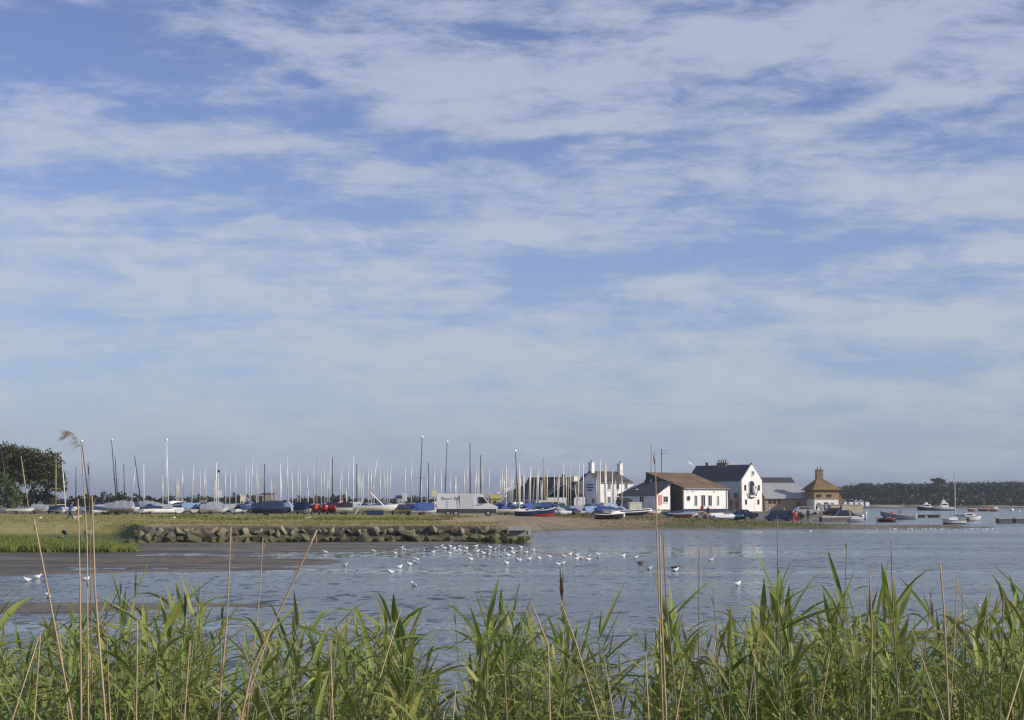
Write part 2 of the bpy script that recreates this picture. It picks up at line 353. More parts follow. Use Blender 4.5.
spit = mixc(np.broadcast_to(SHING, col.shape), np.broadcast_to(DRYG, col.shape), sm((nB - .4) * 4) * .5)
spit = mixc(spit, np.broadcast_to(GRASS, col.shape), sm((SS - 4 - 7 * (nA - .5)) / 4) * (1 - sm((PXX - 400 - 60 * (nA - .5)) / 60)))
spit = mixc(spit, np.broadcast_to(DRYG, col.shape), sm((nC - .5) * 6) * sm((SS - 10) / 4) * .6 * (1 - wt))
beach = mixc(np.broadcast_to(MUDC * 1.25, col.shape), np.broadcast_to(C_(.27, .20, .12), col.shape), sm((SS - 5 - 6 * (nB - .5)) / 3) )
bg_ = sm((PXX - 575) / 60) * sm((nA - .36) * 7) * sm((SS - 4) / 4)
beach = mixc(beach, np.broadcast_to(C_(.125, .11, .045), col.shape), bg_ * (1 - sm((SS - 26) / 5)) * .9)
beach = mixc(beach, np.broadcast_to(WEED, col.shape), sm((PXX - 600) / 100) * sm((nB - .5) * 8) * (1 - sm((SS - 9) / 4)) * .85)
beach = mixc(beach, np.broadcast_to(GRAV, col.shape), sm((SS - 26) / 6))
lc = mixc(spit, beach, wt)
lc = mixc(lc, np.broadcast_to(GRAV * .8, col.shape), sm((GY - 205 - 15 * (nA - .5)) / 20) * (1 - .4 * sm((nB - .5) * 6)))
lc = mixc(lc, np.broadcast_to(C_(.055, .05, .035), col.shape), (1 - sm((SS - 1.8) / 1.2)) * (1 - wt) * (PXX > 125))  # ground among the boulders darkened, shade of their gaps painted into the colour
lc = mixc(lc, np.broadcast_to(WEED, col.shape), (1 - sm((SS - 8) / 3)) * (PXX < 139))
col = mixc(col, lc, land)
col = mixc(col, np.broadcast_to(FARG, col.shape), sm(SF / 5))
col = mixc(col, np.broadcast_to(C_(.42, .36, .24), col.shape), sm(SF / 2) * (1 - sm((SF - 8) / 6)))
col = np.where((R_ < 15)[..., None], SOIL, col)
at_ = me.attributes.new('soil', 'FLOAT_COLOR', 'POINT'); at_.data.foreach_set('color', np.concatenate([col, np.ones(col.shape[:2] + (1,))], -1).ravel())
gm = bpy.data.materials.new('ground_cover'); gm.use_nodes = True; g = gm.node_tree; gb = g.nodes['Principled BSDF']
ga = g.nodes.new('ShaderNodeAttribute'); ga.attribute_name = 'soil'
gp = g.nodes.new('ShaderNodeNewGeometry')
g1 = g.nodes.new('ShaderNodeTexNoise'); g1.inputs['Scale'].default_value = 0.9; g1.inputs['Detail'].default_value = 8; g1.inputs['Roughness'].default_value = .75
g.links.new(gp.outputs['Position'], g1.inputs['Vector'])
gr = g.nodes.new('ShaderNodeMapRange'); g.links.new(g1.outputs['Fac'], gr.inputs[0]); gr.inputs[1].default_value = .3; gr.inputs[2].default_value = .7; gr.inputs[3].default_value = .55; gr.inputs[4].default_value = 1.4
gmul = g.nodes.new('ShaderNodeVectorMath'); gmul.operation = 'SCALE'; g.links.new(ga.outputs['Color'], gmul.inputs[0]); g.links.new(gr.outputs[0], gmul.inputs['Scale'])
g.links.new(gmul.outputs[0], gb.inputs['Base Color'])
gsep = g.nodes.new('ShaderNodeSeparateXYZ'); g.links.new(gp.outputs['Position'], gsep.inputs[0])
gro = g.nodes.new('ShaderNodeMapRange'); g.links.new(gsep.outputs[2], gro.inputs[0]); gro.inputs[1].default_value = 0.02; gro.inputs[2].default_value = 0.13; gro.inputs[3].default_value = .55; gro.inputs[4].default_value = .85
g.links.new(gro.outputs[0], gb.inputs['Roughness']); gb.inputs['Specular IOR Level'].default_value = .25
gbp = g.nodes.new('ShaderNodeBump'); gbp.inputs['Strength'].default_value = .5; gbp.inputs['Distance'].default_value = .12; g.links.new(g1.outputs['Fac'], gbp.inputs['Height']); g.links.new(gbp.outputs[0], gb.inputs['Normal'])
me.materials.append(gm)
kind(link('ground', me), 'structure')

# water sheet
wm = bpy.data.materials.new('harbour_water'); wm.use_nodes = True; g = wm.node_tree; wb = g.nodes['Principled BSDF']
wb.inputs['Base Color'].default_value = (0.06, 0.066, 0.062, 1); wb.inputs['Roughness'].default_value = 0.07; wb.inputs['IOR'].default_value = 1.33
gp = g.nodes.new('ShaderNodeNewGeometry')
def wn(scale, sc, det, rough=.55, dist=0, loc=(0, 0, 0), rot=0):
    mp = g.nodes.new('ShaderNodeMapping'); mp.inputs['Scale'].default_value = sc; mp.inputs['Location'].default_value = loc; mp.inputs['Rotation'].default_value = (0, 0, R(rot)); g.links.new(gp.outputs['Position'], mp.inputs[0])
    n = g.nodes.new('ShaderNodeTexNoise'); n.inputs['Scale'].default_value = scale; n.inputs['Detail'].default_value = det; n.inputs['Roughness'].default_value = rough; n.inputs['Distortion'].default_value = dist
    g.links.new(mp.outputs[0], n.inputs['Vector']); return n.outputs['Fac']
def wmath(op, a, b):
    n = g.nodes.new('ShaderNodeMath'); n.operation = op
    for i, v in enumerate((a, b)):
        if isinstance(v, (int, float)): n.inputs[i].default_value = v
        else: g.links.new(v, n.inputs[i])
    return n.outputs[0]
def wcol(scale, sc, det, rough, loc=(0, 0, 0), rot=0):
    o_ = wn(scale, sc, det, rough, .2, loc, rot); return o_.node.outputs['Color']
patch = wn(0.035, (0.35, 1.6, 1), 4, .6, .6, (2, 5, 0))
pm = g.nodes.new('ShaderNodeMapRange'); g.links.new(patch, pm.inputs[0]); pm.inputs[1].default_value = .40; pm.inputs[2].default_value = .56; pm.inputs[3].default_value = .3; pm.inputs[4].default_value = 1.0
gust = wn(0.11, (0.5, 1.4, 1), 3, .6, .4, (7, 1, 0)); gm_ = g.nodes.new('ShaderNodeMapRange'); g.links.new(gust, gm_.inputs[0]); gm_.inputs[1].default_value = .35; gm_.inputs[2].default_value = .65; gm_.inputs[3].default_value = .45; gm_.inputs[4].default_value = 1.25
amp = wmath('MULTIPLY', pm.outputs[0], gm_.outputs[0])
def vm(op, a, b):
    n = g.nodes.new('ShaderNodeVectorMath'); n.operation = op
    for i, v in enumerate((a, b)):
        if isinstance(v, tuple): n.inputs[i].default_value = v
        elif op == 'SCALE' and i == 1: g.links.new(v, n.inputs['Scale'])
        else: g.links.new(v, n.inputs[i])
    return n.outputs[0]
# wavelets of three sizes tilt the surface directly
sl = vm('ADD', vm('MULTIPLY', vm('SUBTRACT', wcol(1.0, (1.5, .7, 1), 3, .6, rot=6), (.5, .5, .5)), (.40, 1.1, 0)), vm('MULTIPLY', vm('SUBTRACT', wcol(2.6, (1.3, .8, 1), 2, .5, (4, 2, 0), -12), (.5, .5, .5)), (.34, .75, 0)))
sl = vm('ADD', sl, vm('MULTIPLY', vm('SUBTRACT', wcol(.28, (1.0, .8, 1), 2, .5, (9, 0, 0)), (.5, .5, .5)), (.05, .10, 0)))
nrm = vm('NORMALIZE', vm('ADD', vm('SCALE', sl, amp), (0, 0, 1)), (0, 0, 0)); g.links.new(nrm, wb.inputs['Normal'])
g.links.new(wmath('ADD', wmath('MULTIPLY', pm.outputs[0], .15), .05), wb.inputs['Roughness'])
kind(link('water', MB().add([(-9000, -3, 0), (9000, -3, 0), (9000, 9000, 0), (-9000, 9000, 0)], [(0, 1, 2, 3)]).raw('water', wm)), 'structure')

# ------------------------------------------------------------------ reeds on the near bank
def leafmat(name, c1, c2, trans=0.3, dry=False):
    m = bpy.data.materials.new(name); m.use_nodes = True; g = m.node_tree; b = g.nodes['Principled BSDF']
    b.inputs['Roughness'].default_value = .5; b.inputs['Specular IOR Level'].default_value = .35
    a = g.nodes.new('ShaderNodeAttribute'); a.attribute_name = 'tone'
    oi = g.nodes.new('ShaderNodeObjectInfo')
    ad = g.nodes.new('ShaderNodeMath'); ad.operation = 'MULTIPLY_ADD'; g.links.new(oi.outputs['Random'], ad.inputs[0]); ad.inputs[1].default_value = .3
    g.links.new(a.outputs['Fac'], ad.inputs[2])
    r = g.nodes.new('ShaderNodeValToRGB'); g.links.new(ad.outputs[0], r.inputs[0]); e = r.color_ramp
    e.elements[0].position = 0; e.elements[0].color = (*c1, 1); e.elements[1].position = 1.0; e.elements[1].color = (*c2, 1)
    e.elements.new(.55).color = (*[(p + q) / 2 for p, q in zip(c1, c2)], 1)
    if dry: e.elements.new(.9).color = (.30, .27, .08, 1)
    tcn = g.nodes.new('ShaderNodeTexCoord'); nz_ = g.nodes.new('ShaderNodeTexNoise'); nz_.inputs['Scale'].default_value = 14; nz_.inputs['Detail'].default_value = 4; g.links.new(tcn.outputs['Object'], nz_.inputs['Vector'])
    mr_ = g.nodes.new('ShaderNodeMapRange'); g.links.new(nz_.outputs['Fac'], mr_.inputs[0]); mr_.inputs[3].default_value = .65; mr_.inputs[4].default_value = 1.35
    sc = g.nodes.new('ShaderNodeVectorMath'); sc.operation = 'SCALE'; g.links.new(r.outputs[0], sc.inputs[0]); g.links.new(mr_.outputs[0], sc.inputs['Scale'])
    g.links.new(sc.outputs[0], b.inputs['Base Color'])
    tr = g.nodes.new('ShaderNodeBsdfTranslucent'); g.links.new(sc.outputs[0], tr.inputs['Color'])
    mx = g.nodes.new('ShaderNodeMixShader'); mx.inputs[0].default_value = trans; g.links.new(b.outputs[0], mx.inputs[1]); g.links.new(tr.outputs[0], mx.inputs[2]); g.links.new(mx.outputs[0], g.nodes['Material Output'].inputs[0])
    return m
LEAF = leafmat('reed_leaf', (.13, .20, .035), (.42, .48, .12), .38, True)
STEMG = mat('green_reed_stem', (.17, .20, .07), .5, .15, 3)
STRAW = mat('dry_reed_straw', (.50, .38, .22), .6, .15, 8, col2=(.34, .24, .13))
STRAWG = mat('weathered_reed_stem', (.22, .18, .11), .7, .2, 8)
PLUME = mat('young_purple_seedhead', (.10, .06, .05), .8, .2, 30, trans=.2)
FLUFF = mat('old_fluffy_seedhead', (.50, .42, .30), .9, .1, 30, trans=.5)
GRASSM = leafmat('grass_blade', (.09, .13, .025), (.26, .24, .07), .3, True)

class Leafy(MB):
    def __init__(s): super().__init__(); s.t = []
    def blade(s, p0, d, up, L, W, droop, tone, nseg=7, fold=.35, twist=0.0):
        """a folded tapering leaf from p0 along d; droop bends it towards the ground"""
        p = Vector(p0); d = Vector(d).normalized(); vs = []; o = len(s.v)
        side = d.cross(up).normalized()
        if side.length < .1: side = Vector((1, 0, 0))
        for i in range(nseg + 1):
            t = i / nseg
            wd = W * (min(1, .45 + t * 3.2) if t < .25 else (1 - ((t - .25) / .75) ** 1.7)) * .5
            n = side.cross(d).normalized()
            q = Matrix.Rotation(twist / nseg, 3, d); side = (q @ side).normalized()
            vs += [p - side * wd + n * wd * fold, p.copy(), p + side * wd + n * wd * fold]
            p = p + d * (L / nseg); d = (d + Vector((0, 0, -droop / nseg)) * (0.4 + t)).normalized()
            side = (side - d * side.dot(d)).normalized()
        fs = []
        for i in range(nseg):
            a = i * 3; fs += [(a, a + 1, a + 4, a + 3), (a + 1, a + 2, a + 5, a + 4)]
        s.add(vs, fs); dr = max(0, random.gauss(-.05, .5)) if nseg > 5 else 0
        s.t += [tone + dr * (i / nseg) ** 4 for i in range(nseg + 1) for _ in range(3)]
    def mesh2(s, name, m):
        me = s.raw(name, m, True); a = me.attributes.new('tone', 'FLOAT', 'POINT'); a.data.foreach_set('value', s.t[:len(s.v)]); return me

def reed_variant(rng, L=2.0, lean=None, nleaf=None, wide=1.0, style='mid'):
    """stem from the root at 0 to the tip at height L; returns meshes"""
    lean = rng.uniform(-.16, .2) if lean is None else lean
    ly = rng.uniform(-.1, .1)
    def c(t): return Vector((lean * t * t * L * .6, ly * t * t * L * .5, t * L * .93))
    st = MB(); st.tube([c(i / 8) for i in range(9)], [.0048 - .0024 * (i / 8) for i in range(9)], 5)
    lf = Leafy(); n = nleaf or rng.randint(10, 13); a0 = rng.uniform(0, 2 * PI)
    wind = Vector((rng.choice([-1, 1, 1]) * .25, 0, 0))
    for k in range(n):
        t = 1 - (k + .15) * (.085 + .01 * rng.random()) * (2.0 / L) * .75
        if style == 'spear': t = 1 - (k ** 1.3) * .022
        if t < .18: break
        a = a0 + (k % 2) * PI + rng.uniform(-.6, .6)
        h = Vector((math.cos(a), math.sin(a), 0)) + wind
        topness = 1 - k / n
        rise = rng.uniform(.35, 1.8) + (1.5 if k < 2 else 0)
        if style == 'upright': rise += 1.1
        if style == 'spear': rise = rng.uniform(1.5, 4.5)
        d = (h.normalized() + Vector((0, 0, rise))).normalized()
        Lf = rng.uniform(.15, .24) if k < 2 else rng.uniform(.24, .42); W = rng.uniform(.016, .033) * wide * (.8 if k < 2 else 1)
        if style == 'spear': Lf = rng.uniform(.17, .27); W = rng.uniform(.026, .038)
        tone = rng.uniform(0, .75) if k < n - 3 else rng.uniform(.3, .95)
        lf.blade(c(t), d, Vector((0, 0, 1)), Lf, W, (rng.uniform(.0, .5) if k < 2 else rng.uniform(.3, 2.3)) * (.5 if style in ('upright', 'spear') else 1), tone, 8, rng.uniform(.15, .5), rng.uniform(-1.5, 1.5))
    pl = None
    if style == 'plume':
        pl = Leafy(); p = c(1)
        for k in range(30):
            t = rng.random(); q = p + Vector((rng.uniform(-.003, .003), rng.uniform(-.003, .003), -.05 + .13 * t))
            pl.blade(q, (rng.uniform(-.3, .35), rng.uniform(-.3, .3), 1.8), Vector((0, 1, .1)), rng.uniform(.04, .08), .004, .1, .5, 3, .3)
    return st.mesh('reed_stem', STEMG, True), lf.mesh2('reed_foliage', LEAF), (pl.mesh2('seedhead', PLUME) if pl else None)

rg = random.Random(21)
VAR = [reed_variant(rg, style='mid') for _ in range(14)] + [reed_variant(rg, style='upright', wide=1.15) for _ in range(7)] + [reed_variant(rg, style='plume') for _ in range(4)] + [reed_variant(rg, style='spear') for _ in range(6)]
# the outline of the reed bed in the photograph: x, y of the tips
PROF = [(-60, 600), (0, 600), (25, 612), (50, 598), (75, 600), (100, 592), (125, 590), (150, 588), (180, 578), (200, 586), (222, 612), (250, 612), (275, 604), (300, 594), (325, 604), (352, 604), (375, 600), (394, 588), (412, 606), (430, 630), (444, 672), (466, 664), (482, 600), (496, 588),
        (520, 590), (540, 610), (560, 604), (585, 606), (600, 612), (612, 622), (628, 668), (644, 645), (655, 600), (668, 586), (684, 588), (698, 645), (712, 600), (732, 606), (748, 598), (760, 590), (776, 560), (790, 588), (803, 648), (815, 606), (828, 588), (842, 568), (858, 584), (872, 592), (886, 574), (900, 606), (914, 610), (930, 596), (945, 600),
        (960, 612), (975, 600), (986, 582), (1000, 606), (1012, 588), (1024, 574), (1090, 590)]
def prof(px):
    for (a, ya), (b, yb) in zip(PROF, PROF[1:]):
        if a <= px <= b: return ya + (yb - ya) * (px - a) / (b - a)
    return 600
def nearz(Y): return 1.2 - 1.8 * float(sm((Y - 8.8) / 4.5)) if Y < 14 else -.6
def side_word(px):
    return 'far left' if px < 140 else 'left' if px < 360 else 'middle' if px < 660 else 'right' if px < 900 else 'far right'
def put_reed(px, ytip, Y, v, rz, label, group, bare=False):
    if v < 21: ytip += 4
    tip = at(px, ytip, Y); zb = nearz(Y); s = max(.5, (tip.z - zb) / 1.86)
    st, lf, pl = VAR[v]
    ra = rz; tipo = Vector((0, 0, 0))
    # stem tip offset of the variant
    vv = st.vertices[len(st.vertices) - 3].co; off = Matrix.Rotation(ra, 3, 'Z') @ Vector((vv.x, vv.y, 0)) * s
    o = thing('reed', label, 'reed', (tip.x - off.x, Y - off.y, zb - .05), ra, group); o.scale = (s, s, s)
    link('stem', st, o); link('foliage', lf, o)
    if pl: link('seedhead', pl, o)
    return o
GR_BANDS = {'near': 'broad leaved green reeds at the front of the bed', 'mid': 'green reeds in the thick of the bed', 'far': 'green reeds at the water side of the bed'}
tops = [(px, y) for px, y in PROF if 0 <= px <= 1024]
used = 0
tall = [('tall upright green reed', 776, 562, 20), ('tall green reed with sickle leaves', 842, 566, 16), ('lanky green reed standing clear of the bed', 886, 560, 15), ('green reed with narrow upright leaves', 986, 580, 17), ('broad leaved reed at the frame edge', 1020, 572, 14),
        ('upright reed beside the cluster of bare tan canes', 672, 584, 18), ('reed with a pale twisted tip leaf', 762, 588, 19), ('reed with spear shaped leaves beside the water gap', 488, 590, 15), ('spear leaved reed at the front of the mud bank', 394, 586, 16), ('bright spear leaved reed by the purple seedheads', 172, 582, 20)]
for i, (lb, px, y, v) in enumerate(tall):
    end = ', ' + ('between the gull and the distant yacht' if 700 < px < 900 else 'against the harbour water')
    put_reed(px, y + 25, rg.uniform(6.0, 6.8), 25 + i % 6, rg.uniform(0, 6.3), lb + end, None)
    put_reed(px + rg.choice([-1, 1]) * rg.uniform(7, 12), y + 46, rg.uniform(6.0, 6.8), 25 + (i + 3) % 6, rg.uniform(0, 6.3), 'shorter companion of the ' + lb, None)
plumes = [(136, 553, 'first from the canes'), (121, 575, 'broadest and lowest'), (186, 577, 'thickest of the dark spikes'), (199, 572, 'bent beside the thickest one'), (562, 568, 'slender, before the gull flock'), (222, 596, 'short, beside the pale bent cane'), (646, 610, 'by the group of tan canes'), (870, 588, 'among the right reeds'), (932, 592, 'near the edge of the right mud streak')]
for i, (px, y, w_) in enumerate(plumes):
    put_reed(px, y + 14 + rg.uniform(0, 16), rg.uniform(6.8, 8), 21 + i % 4, rg.uniform(0, 6.3), 'reed with dark purple seedhead, ' + w_, 'reeds with purple seedheads')
# silhouettes: a reed for each rise in the outline
n_ = 0
for i, (px, y) in enumerate(tops):
    for k in range(2):
        X = px + rg.uniform(-9, 9); Y = rg.uniform(6.6, 9.2)
        put_reed(X, prof(X) + rg.uniform(8, 40), Y, rg.randrange(21), rg.uniform(0, 6.3), f'green reed of the ragged top edge in the {side_word(px)} of the reed bed', f'reeds along the top edge, {side_word(px)} of the bed')
        n_ += 1
# the body of the bed
for i in range(185):
    X = rg.uniform(-40, 1064); q = rg.random()
    if q < .45: Y = rg.uniform(5.8, 6.9); b = 'near'
    elif q < .8: Y = rg.uniform(6.8, 8.2); b = 'mid'
    else: Y = rg.uniform(8.0, 9.6); b = 'far'
    if 612 < X < 652 or 432 < X < 474 or 694 < X < 716: X += 45
    y = prof(X) + (rg.uniform(30, 120) if b == 'near' else rg.uniform(14, 75) if b == 'mid' else rg.uniform(8, 40))
    put_reed(X, y, Y, rg.randrange(21), rg.uniform(0, 6.3), {'near': f'lower reed with broad leaves at the front of the bed, {side_word(X)}', 'mid': f'leafy green reed inside the bed, {side_word(X)}', 'far': f'thin green reed at the water side of the bed, {side_word(X)}'}[b], GR_BANDS[b] + ', ' + side_word(X))
# past the individually built ones, the tangle below and behind is one mass
under = Leafy(); rs = Leafy()
def bent(px, y): return at(px, y, 1)
for i in range(1700):
    X = rg.uniform(-80, 1100); Y = rg.uniform(5.6, 10.0); y = prof(X) + 20 + rg.uniform(4, 125) + (55 if 612 < X < 652 or 432 < X < 474 or 694 < X < 716 or 796 < X < 814 or 905 < X < 922 or 215 < X < 250 else 0)
    tip = at(X, y, Y); a0 = rg.uniform(0, 6.3); ln = rg.uniform(-.2, .25); zb = nearz(Y)
    dirv = Vector((ln, rg.uniform(-.1, .1), 1)).normalized()
    for k in range(rg.randint(5, 8)):
        q = tip - dirv * (.02 + .11 * k + rg.uniform(0, .05))
        a = a0 + (k % 2) * PI + rg.uniform(-.7, .7)
        d = Vector((math.cos(a) + .15, math.sin(a), rg.uniform(.1, 1.8)))
        under.blade(q, d, Vector((0, 0, 1)), rg.uniform(.16, .38), rg.uniform(.011, .026), rg.uniform(.2, 2.2), min(1, rg.uniform(0, .8) + (.25 if k > 4 else 0)), 6, rg.uniform(.1, .5), rg.uniform(-1, 1))
    L_ = tip.z - zb
    p0 = tip - dirv * L_; rs.tube([p0, tip - dirv * L_ * .5 + Vector((rg.uniform(-.02, .02), 0, 0)), tip], [.004, .003, .0015], 4)
tg = link('reed_undergrowth', under.mesh2('reed_undergrowth', LEAF)); kind(tg, 'stuff'); tg['label'] = 'dense tangle of green reed leaves filling the bed'
tg = link('reed_undergrowth_stalks', rs.raw('reed_undergrowth_stalks', [STEMG], True)); kind(tg, 'stuff'); tg['label'] = 'green stalks under the reed tangle'
# thin dry litter stalks low in the bed (mass)
lit = MB()
for i in range(60):
    X = rg.uniform(-60, 1090); Y = rg.uniform(4.0, 8.2); p = at(X, prof(X) + rg.uniform(5, 90), Y); ln = rg.gauss(0, .22)
    q = Vector((p.x - ln * 1.2, Y + rg.uniform(-.1, .1), max(.2, p.z - rg.uniform(.7, 1.3))))
    lit.tube([q, (p + q) / 2 + Vector((rg.uniform(-.02, .02), 0, 0)), p], [.0035, .003, .0015], 4, i % 2)
tg = link('reed_litter', lit.raw('reed_litter', [STRAW, STRAWG], True)); kind(tg, 'stuff'); tg['label'] = 'thin dry stalks between the green reeds'
# tall dry canes standing above the bed
CANES = [  # points down the cane, distance, thickness, kind, label
 ([(34, 519), (48, 590), (69, 701)], 5.6, .0075, 0, 'pale leaning dry cane, alone at the far left of the reeds'),
 ([(78, 499), (80, 590), (81, 690)], 5.4, .0075, 0, 'pale dry cane, shortest and leftmost of the tall group before the pine'),
 ([(81, 441), (87, 540), (88, 670)], 5.6, .006, 0, 'tallest dry cane, its fluffy seedhead blown sideways'),
 ([(89, 462), (90, 560), (92, 680)], 5.7, .005, 1, 'thin dry cane in the middle of the tall group before the pine'),
 ([(92, 496), (95, 590), (104, 700)], 5.3, .0085, 0, 'thick straw cane, rightmost of the tall group before the pine'),
 ([(231, 527), (227, 620), (218, 720)], 5.5, .007, 0, 'pale straight cane with a wispy top before the boulder bank'),
 ([(263, 538), (260, 590), (252, 668)], 5.8, .005, 0, 'slim upright cane behind the long leaning cane'),
 ([(317, 530), (285, 600), (252, 668), (240, 725)], 5.2, .009, 0, 'long thick cane leaning to the right across the mud'),
 ([(655, 452), (657, 540), (661, 660)], 5.5, .006, 0, 'very tall thin cane rising in front of the black gabled hall'),
 ([(660, 536), (661, 600), (664, 668)], 5.4, .008, 0, 'stout broken cane close beside the very tall thin one'),
 ([(663, 535), (666, 600), (672, 660)], 5.6, .006, 1, 'grey broken cane behind the stout broken one'),
 ([(531, 602), (548, 645), (550, 725)], 5.0, .008, 0, 'crooked cane bent at the top, middle of the reed bed'),
 ([(560, 600), (575, 640), (590, 690)], 5.2, .007, 0, 'short kinked cane, next after the crooked bent one'),
 ([(699, 548), (699, 630), (698, 720)], 5.6, .0055, 1, 'grey vertical cane before the open water'),
 ([(777, 515), (778, 600), (779, 690)], 5.8, .0045, 1, 'thin dark cane rising out of the tall reed tuft'),
 ([(847, 538), (845, 590), (842, 670)], 5.7, .004, 1, 'hair thin grey cane beside the sickle leaved reed'),
 ([(869, 566), (872, 630), (871, 700)], 5.4, .006, 0, 'tan cane with a ragged sheath among the right reeds'),
 ([(891, 540), (893, 610), (898, 700)], 5.5, .006, 1, 'upright cane carrying the lanky reed leaves'),
 ([(932, 589), (926, 640), (922, 690)], 5.6, .005, 1, 'short dark cane leaning slightly, right part of the bed'),
 ([(940, 563), (944, 610), (948, 700)], 5.2, .0075, 0, 'pale cane with split top, brightest of the right reeds'),
 ([(957, 578), (955, 630), (952, 680)], 5.7, .005, 0, 'first slim cane after the pale split one'),
 ([(962, 586), (963, 640), (964, 700)], 5.6, .004, 1, 'second slim cane after the pale split one'),
 ([(1003, 596), (1002, 650), (1000, 720)], 5.3, .0055, 1, 'dark cane nearest the right edge of the reeds'),
 ([(137, 620), (137, 670), (136, 725)], 5.0, .006, 0, 'low dry cane under the first purple seedhead'),
 ([(190, 640), (187, 680), (184, 725)], 4.9, .006, 0, 'low dry cane under the thickest purple seedhead'),
 ([(455, 610), (458, 660), (462, 725)], 5.5, .004, 1, 'faint grey cane at the water gap of the reed bed'),
 ([(713, 590), (717, 650), (722, 700)], 5.6, .005, 1, 'slim brown cane, next after the grey vertical one'),
]
for pts, Y, th, k, lb in CANES:
    wp = [at(x, y, Y) for x, y in pts]; wp.sort(key=lambda p: -p.z)
    low = wp[-1]; d = (low - wp[-2]).normalized(); zb = nearz(Y); root = low + d * ((low.z - zb) / max(.3, -d.z)); root.z = zb - .05
    o = thing('dry_cane', lb, 'dry reed', root, 0, 'tall dry canes above the reed bed')
    ps = [root] + wp[::-1]; sm_ = []
    for i in range(len(ps) - 1):
        for j in range(4): sm_.append(ps[i].lerp(ps[i + 1], j / 4))
    sm_.append(ps[-1]); n = len(sm_)
    part('stem', MB().tube([p - root for p in sm_], [th * .55 * (1 - .45 * i / n) for i in range(n)], 6), (STRAW, STRAWG)[k], o, True)
    top = wp[0] - root
    if 'fluffy' in lb or 'wispy' in lb:
        fl = Leafy(); big = 'fluffy' in lb
        for j in range(60 if big else 40):
            t = rg.random(); q = top + Vector((-.06 * t if big else .02 * t, 0, (-.02 + .05 * math.sin(t * 2.6)) if big else -.08 * t))
            fl.blade(q, (-1.0 if big else rg.uniform(-1, 1), rg.uniform(-.5, .5), rg.uniform(-.7, .6)), Vector((0, 1, .2)), rg.uniform(.02, .05), .0016, .6, .5, 3, .2)
        o2 = link('seedhead', fl.mesh2('seedhead', FLUFF), o)
    else:
        sh = Leafy()
        for j in range(1): sh.blade(top + Vector((0, 0, -.05 - .2 * j)), (rg.uniform(-.3, .3), 0, 1), Vector((0, 1, .1)), .05, .0045, .3, .5, 4, .4)
        link('sheath', sh.mesh2('sheath', STRAW), o)

# ------------------------------------------------------------------ grasses on the spit (uncountable)
def tufts(name, label, n, region, hgt, wid, tone, blades=3, m=GRASSM):
    lf = Leafy(); cand = [region(rg) for _ in range(n)]
    zs = height(np.array([wx(p, Y) for p, Y, _ in cand]), np.array([Y for _, Y, _ in cand]))
    for (px, Y, sc), z in zip(cand, zs):
        if z < .04: continue
        x = wx(px, Y); z = float(z)
        for b in range(blades):
            a = rg.uniform(0, 6.3)
            lf.blade((x + rg.uniform(-.15, .15), Y + rg.uniform(-.3, .3), z - .02), (math.cos(a) * .35 + .12, math.sin(a) * .35, 1), Vector((math.sin(a), -math.cos(a), .2)), hgt * sc * rg.uniform(.5, 1.15), wid * rg.uniform(.7, 1.3), .4, rg.uniform(*tone), 2, .3)
    o = link(name, lf.mesh2(name, m)); kind(o, 'stuff'); o['label'] = label
def r_marsh(r):
    px = r.uniform(-60, 137); Y = r.uniform(94.5, 102)
    return px, Y, .5 + .5 * min(1, (137 - px) / 30) if px > 107 else 1
tufts('marsh_grass', 'bright green cordgrass fringe at the muddy edge', 6500, r_marsh, .6, .08, (.1, .75), 3, leafmat('cordgrass_blade', (.15, .21, .04), (.32, .36, .09), .35, True))
tufts('meadow_grass', 'short sunlit meadow grass on the spit', 5200, lambda r: (r.uniform(-60, 440), 124 + 75 * r.random() ** .8, 1), .11, .12, (.45, 1.0), 2)
tufts('bank_grass', 'dry straw coloured grass along the boulder bank', 2600, lambda r: (r.uniform(100, 500), r.uniform(119.5, 129), 1), .2, .07, (.6, 1.0), 2)
def r_clump(r):
    c = r.choice([(180, 172, 25), (235, 150, 30), (290, 160, 40), (345, 150, 40), (410, 150, 32), (450, 175, 20), (560, 205, 18), (590, 200, 26), (640, 196, 22), (690, 188, 40), (760, 186, 50), (575, 206, 30)])
    return r.gauss(c[0], c[2] * .5), c[1] + r.gauss(0, 3.5), 1
tufts('rough_grass', 'darker clumps of rough grass and weeds before the boats', 5200, r_clump, .30, .10, (.1, .7), 2)
tufts('shore_grass', 'low olive turf at the edge of the far beach', 1700, lambda r: (r.uniform(600, 850), r.uniform(173, 205), 1), .18, .10, (.0, .35), 2)

# ------------------------------------------------------------------ boulder bank
ROCKM = bpy.data.materials.new('lichened_boulder'); ROCKM.use_nodes = True; g = ROCKM.node_tree; rb = g.nodes['Principled BSDF']; rb.inputs['Roughness'].default_value = .9
tcn = g.nodes.new('ShaderNodeNewGeometry'); n_a = g.nodes.new('ShaderNodeTexNoise'); n_a.inputs['Scale'].default_value = 1.1; n_a.inputs['Detail'].default_value = 6; g.links.new(tcn.outputs['Position'], n_a.inputs['Vector'])
r_a = g.nodes.new('ShaderNodeValToRGB'); g.links.new(n_a.outputs['Fac'], r_a.inputs[0]); r_a.color_ramp.elements[0].position = .35; r_a.color_ramp.elements[0].color = (.05, .045, .04, 1); r_a.color_ramp.elements[1].position = .60; r_a.color_ramp.elements[1].color = (.29, .25, .165, 1)
sp = g.nodes.new('ShaderNodeSeparateXYZ'); g.links.new(tcn.outputs['Position'], sp.inputs[0])
adn = g.nodes.new('ShaderNodeMath'); adn.operation = 'MULTIPLY_ADD'; g.links.new(n_a.outputs['Fac'], adn.inputs[0]); adn.inputs[1].default_value = -1.3; g.links.new(sp.outputs[2], adn.inputs[2])
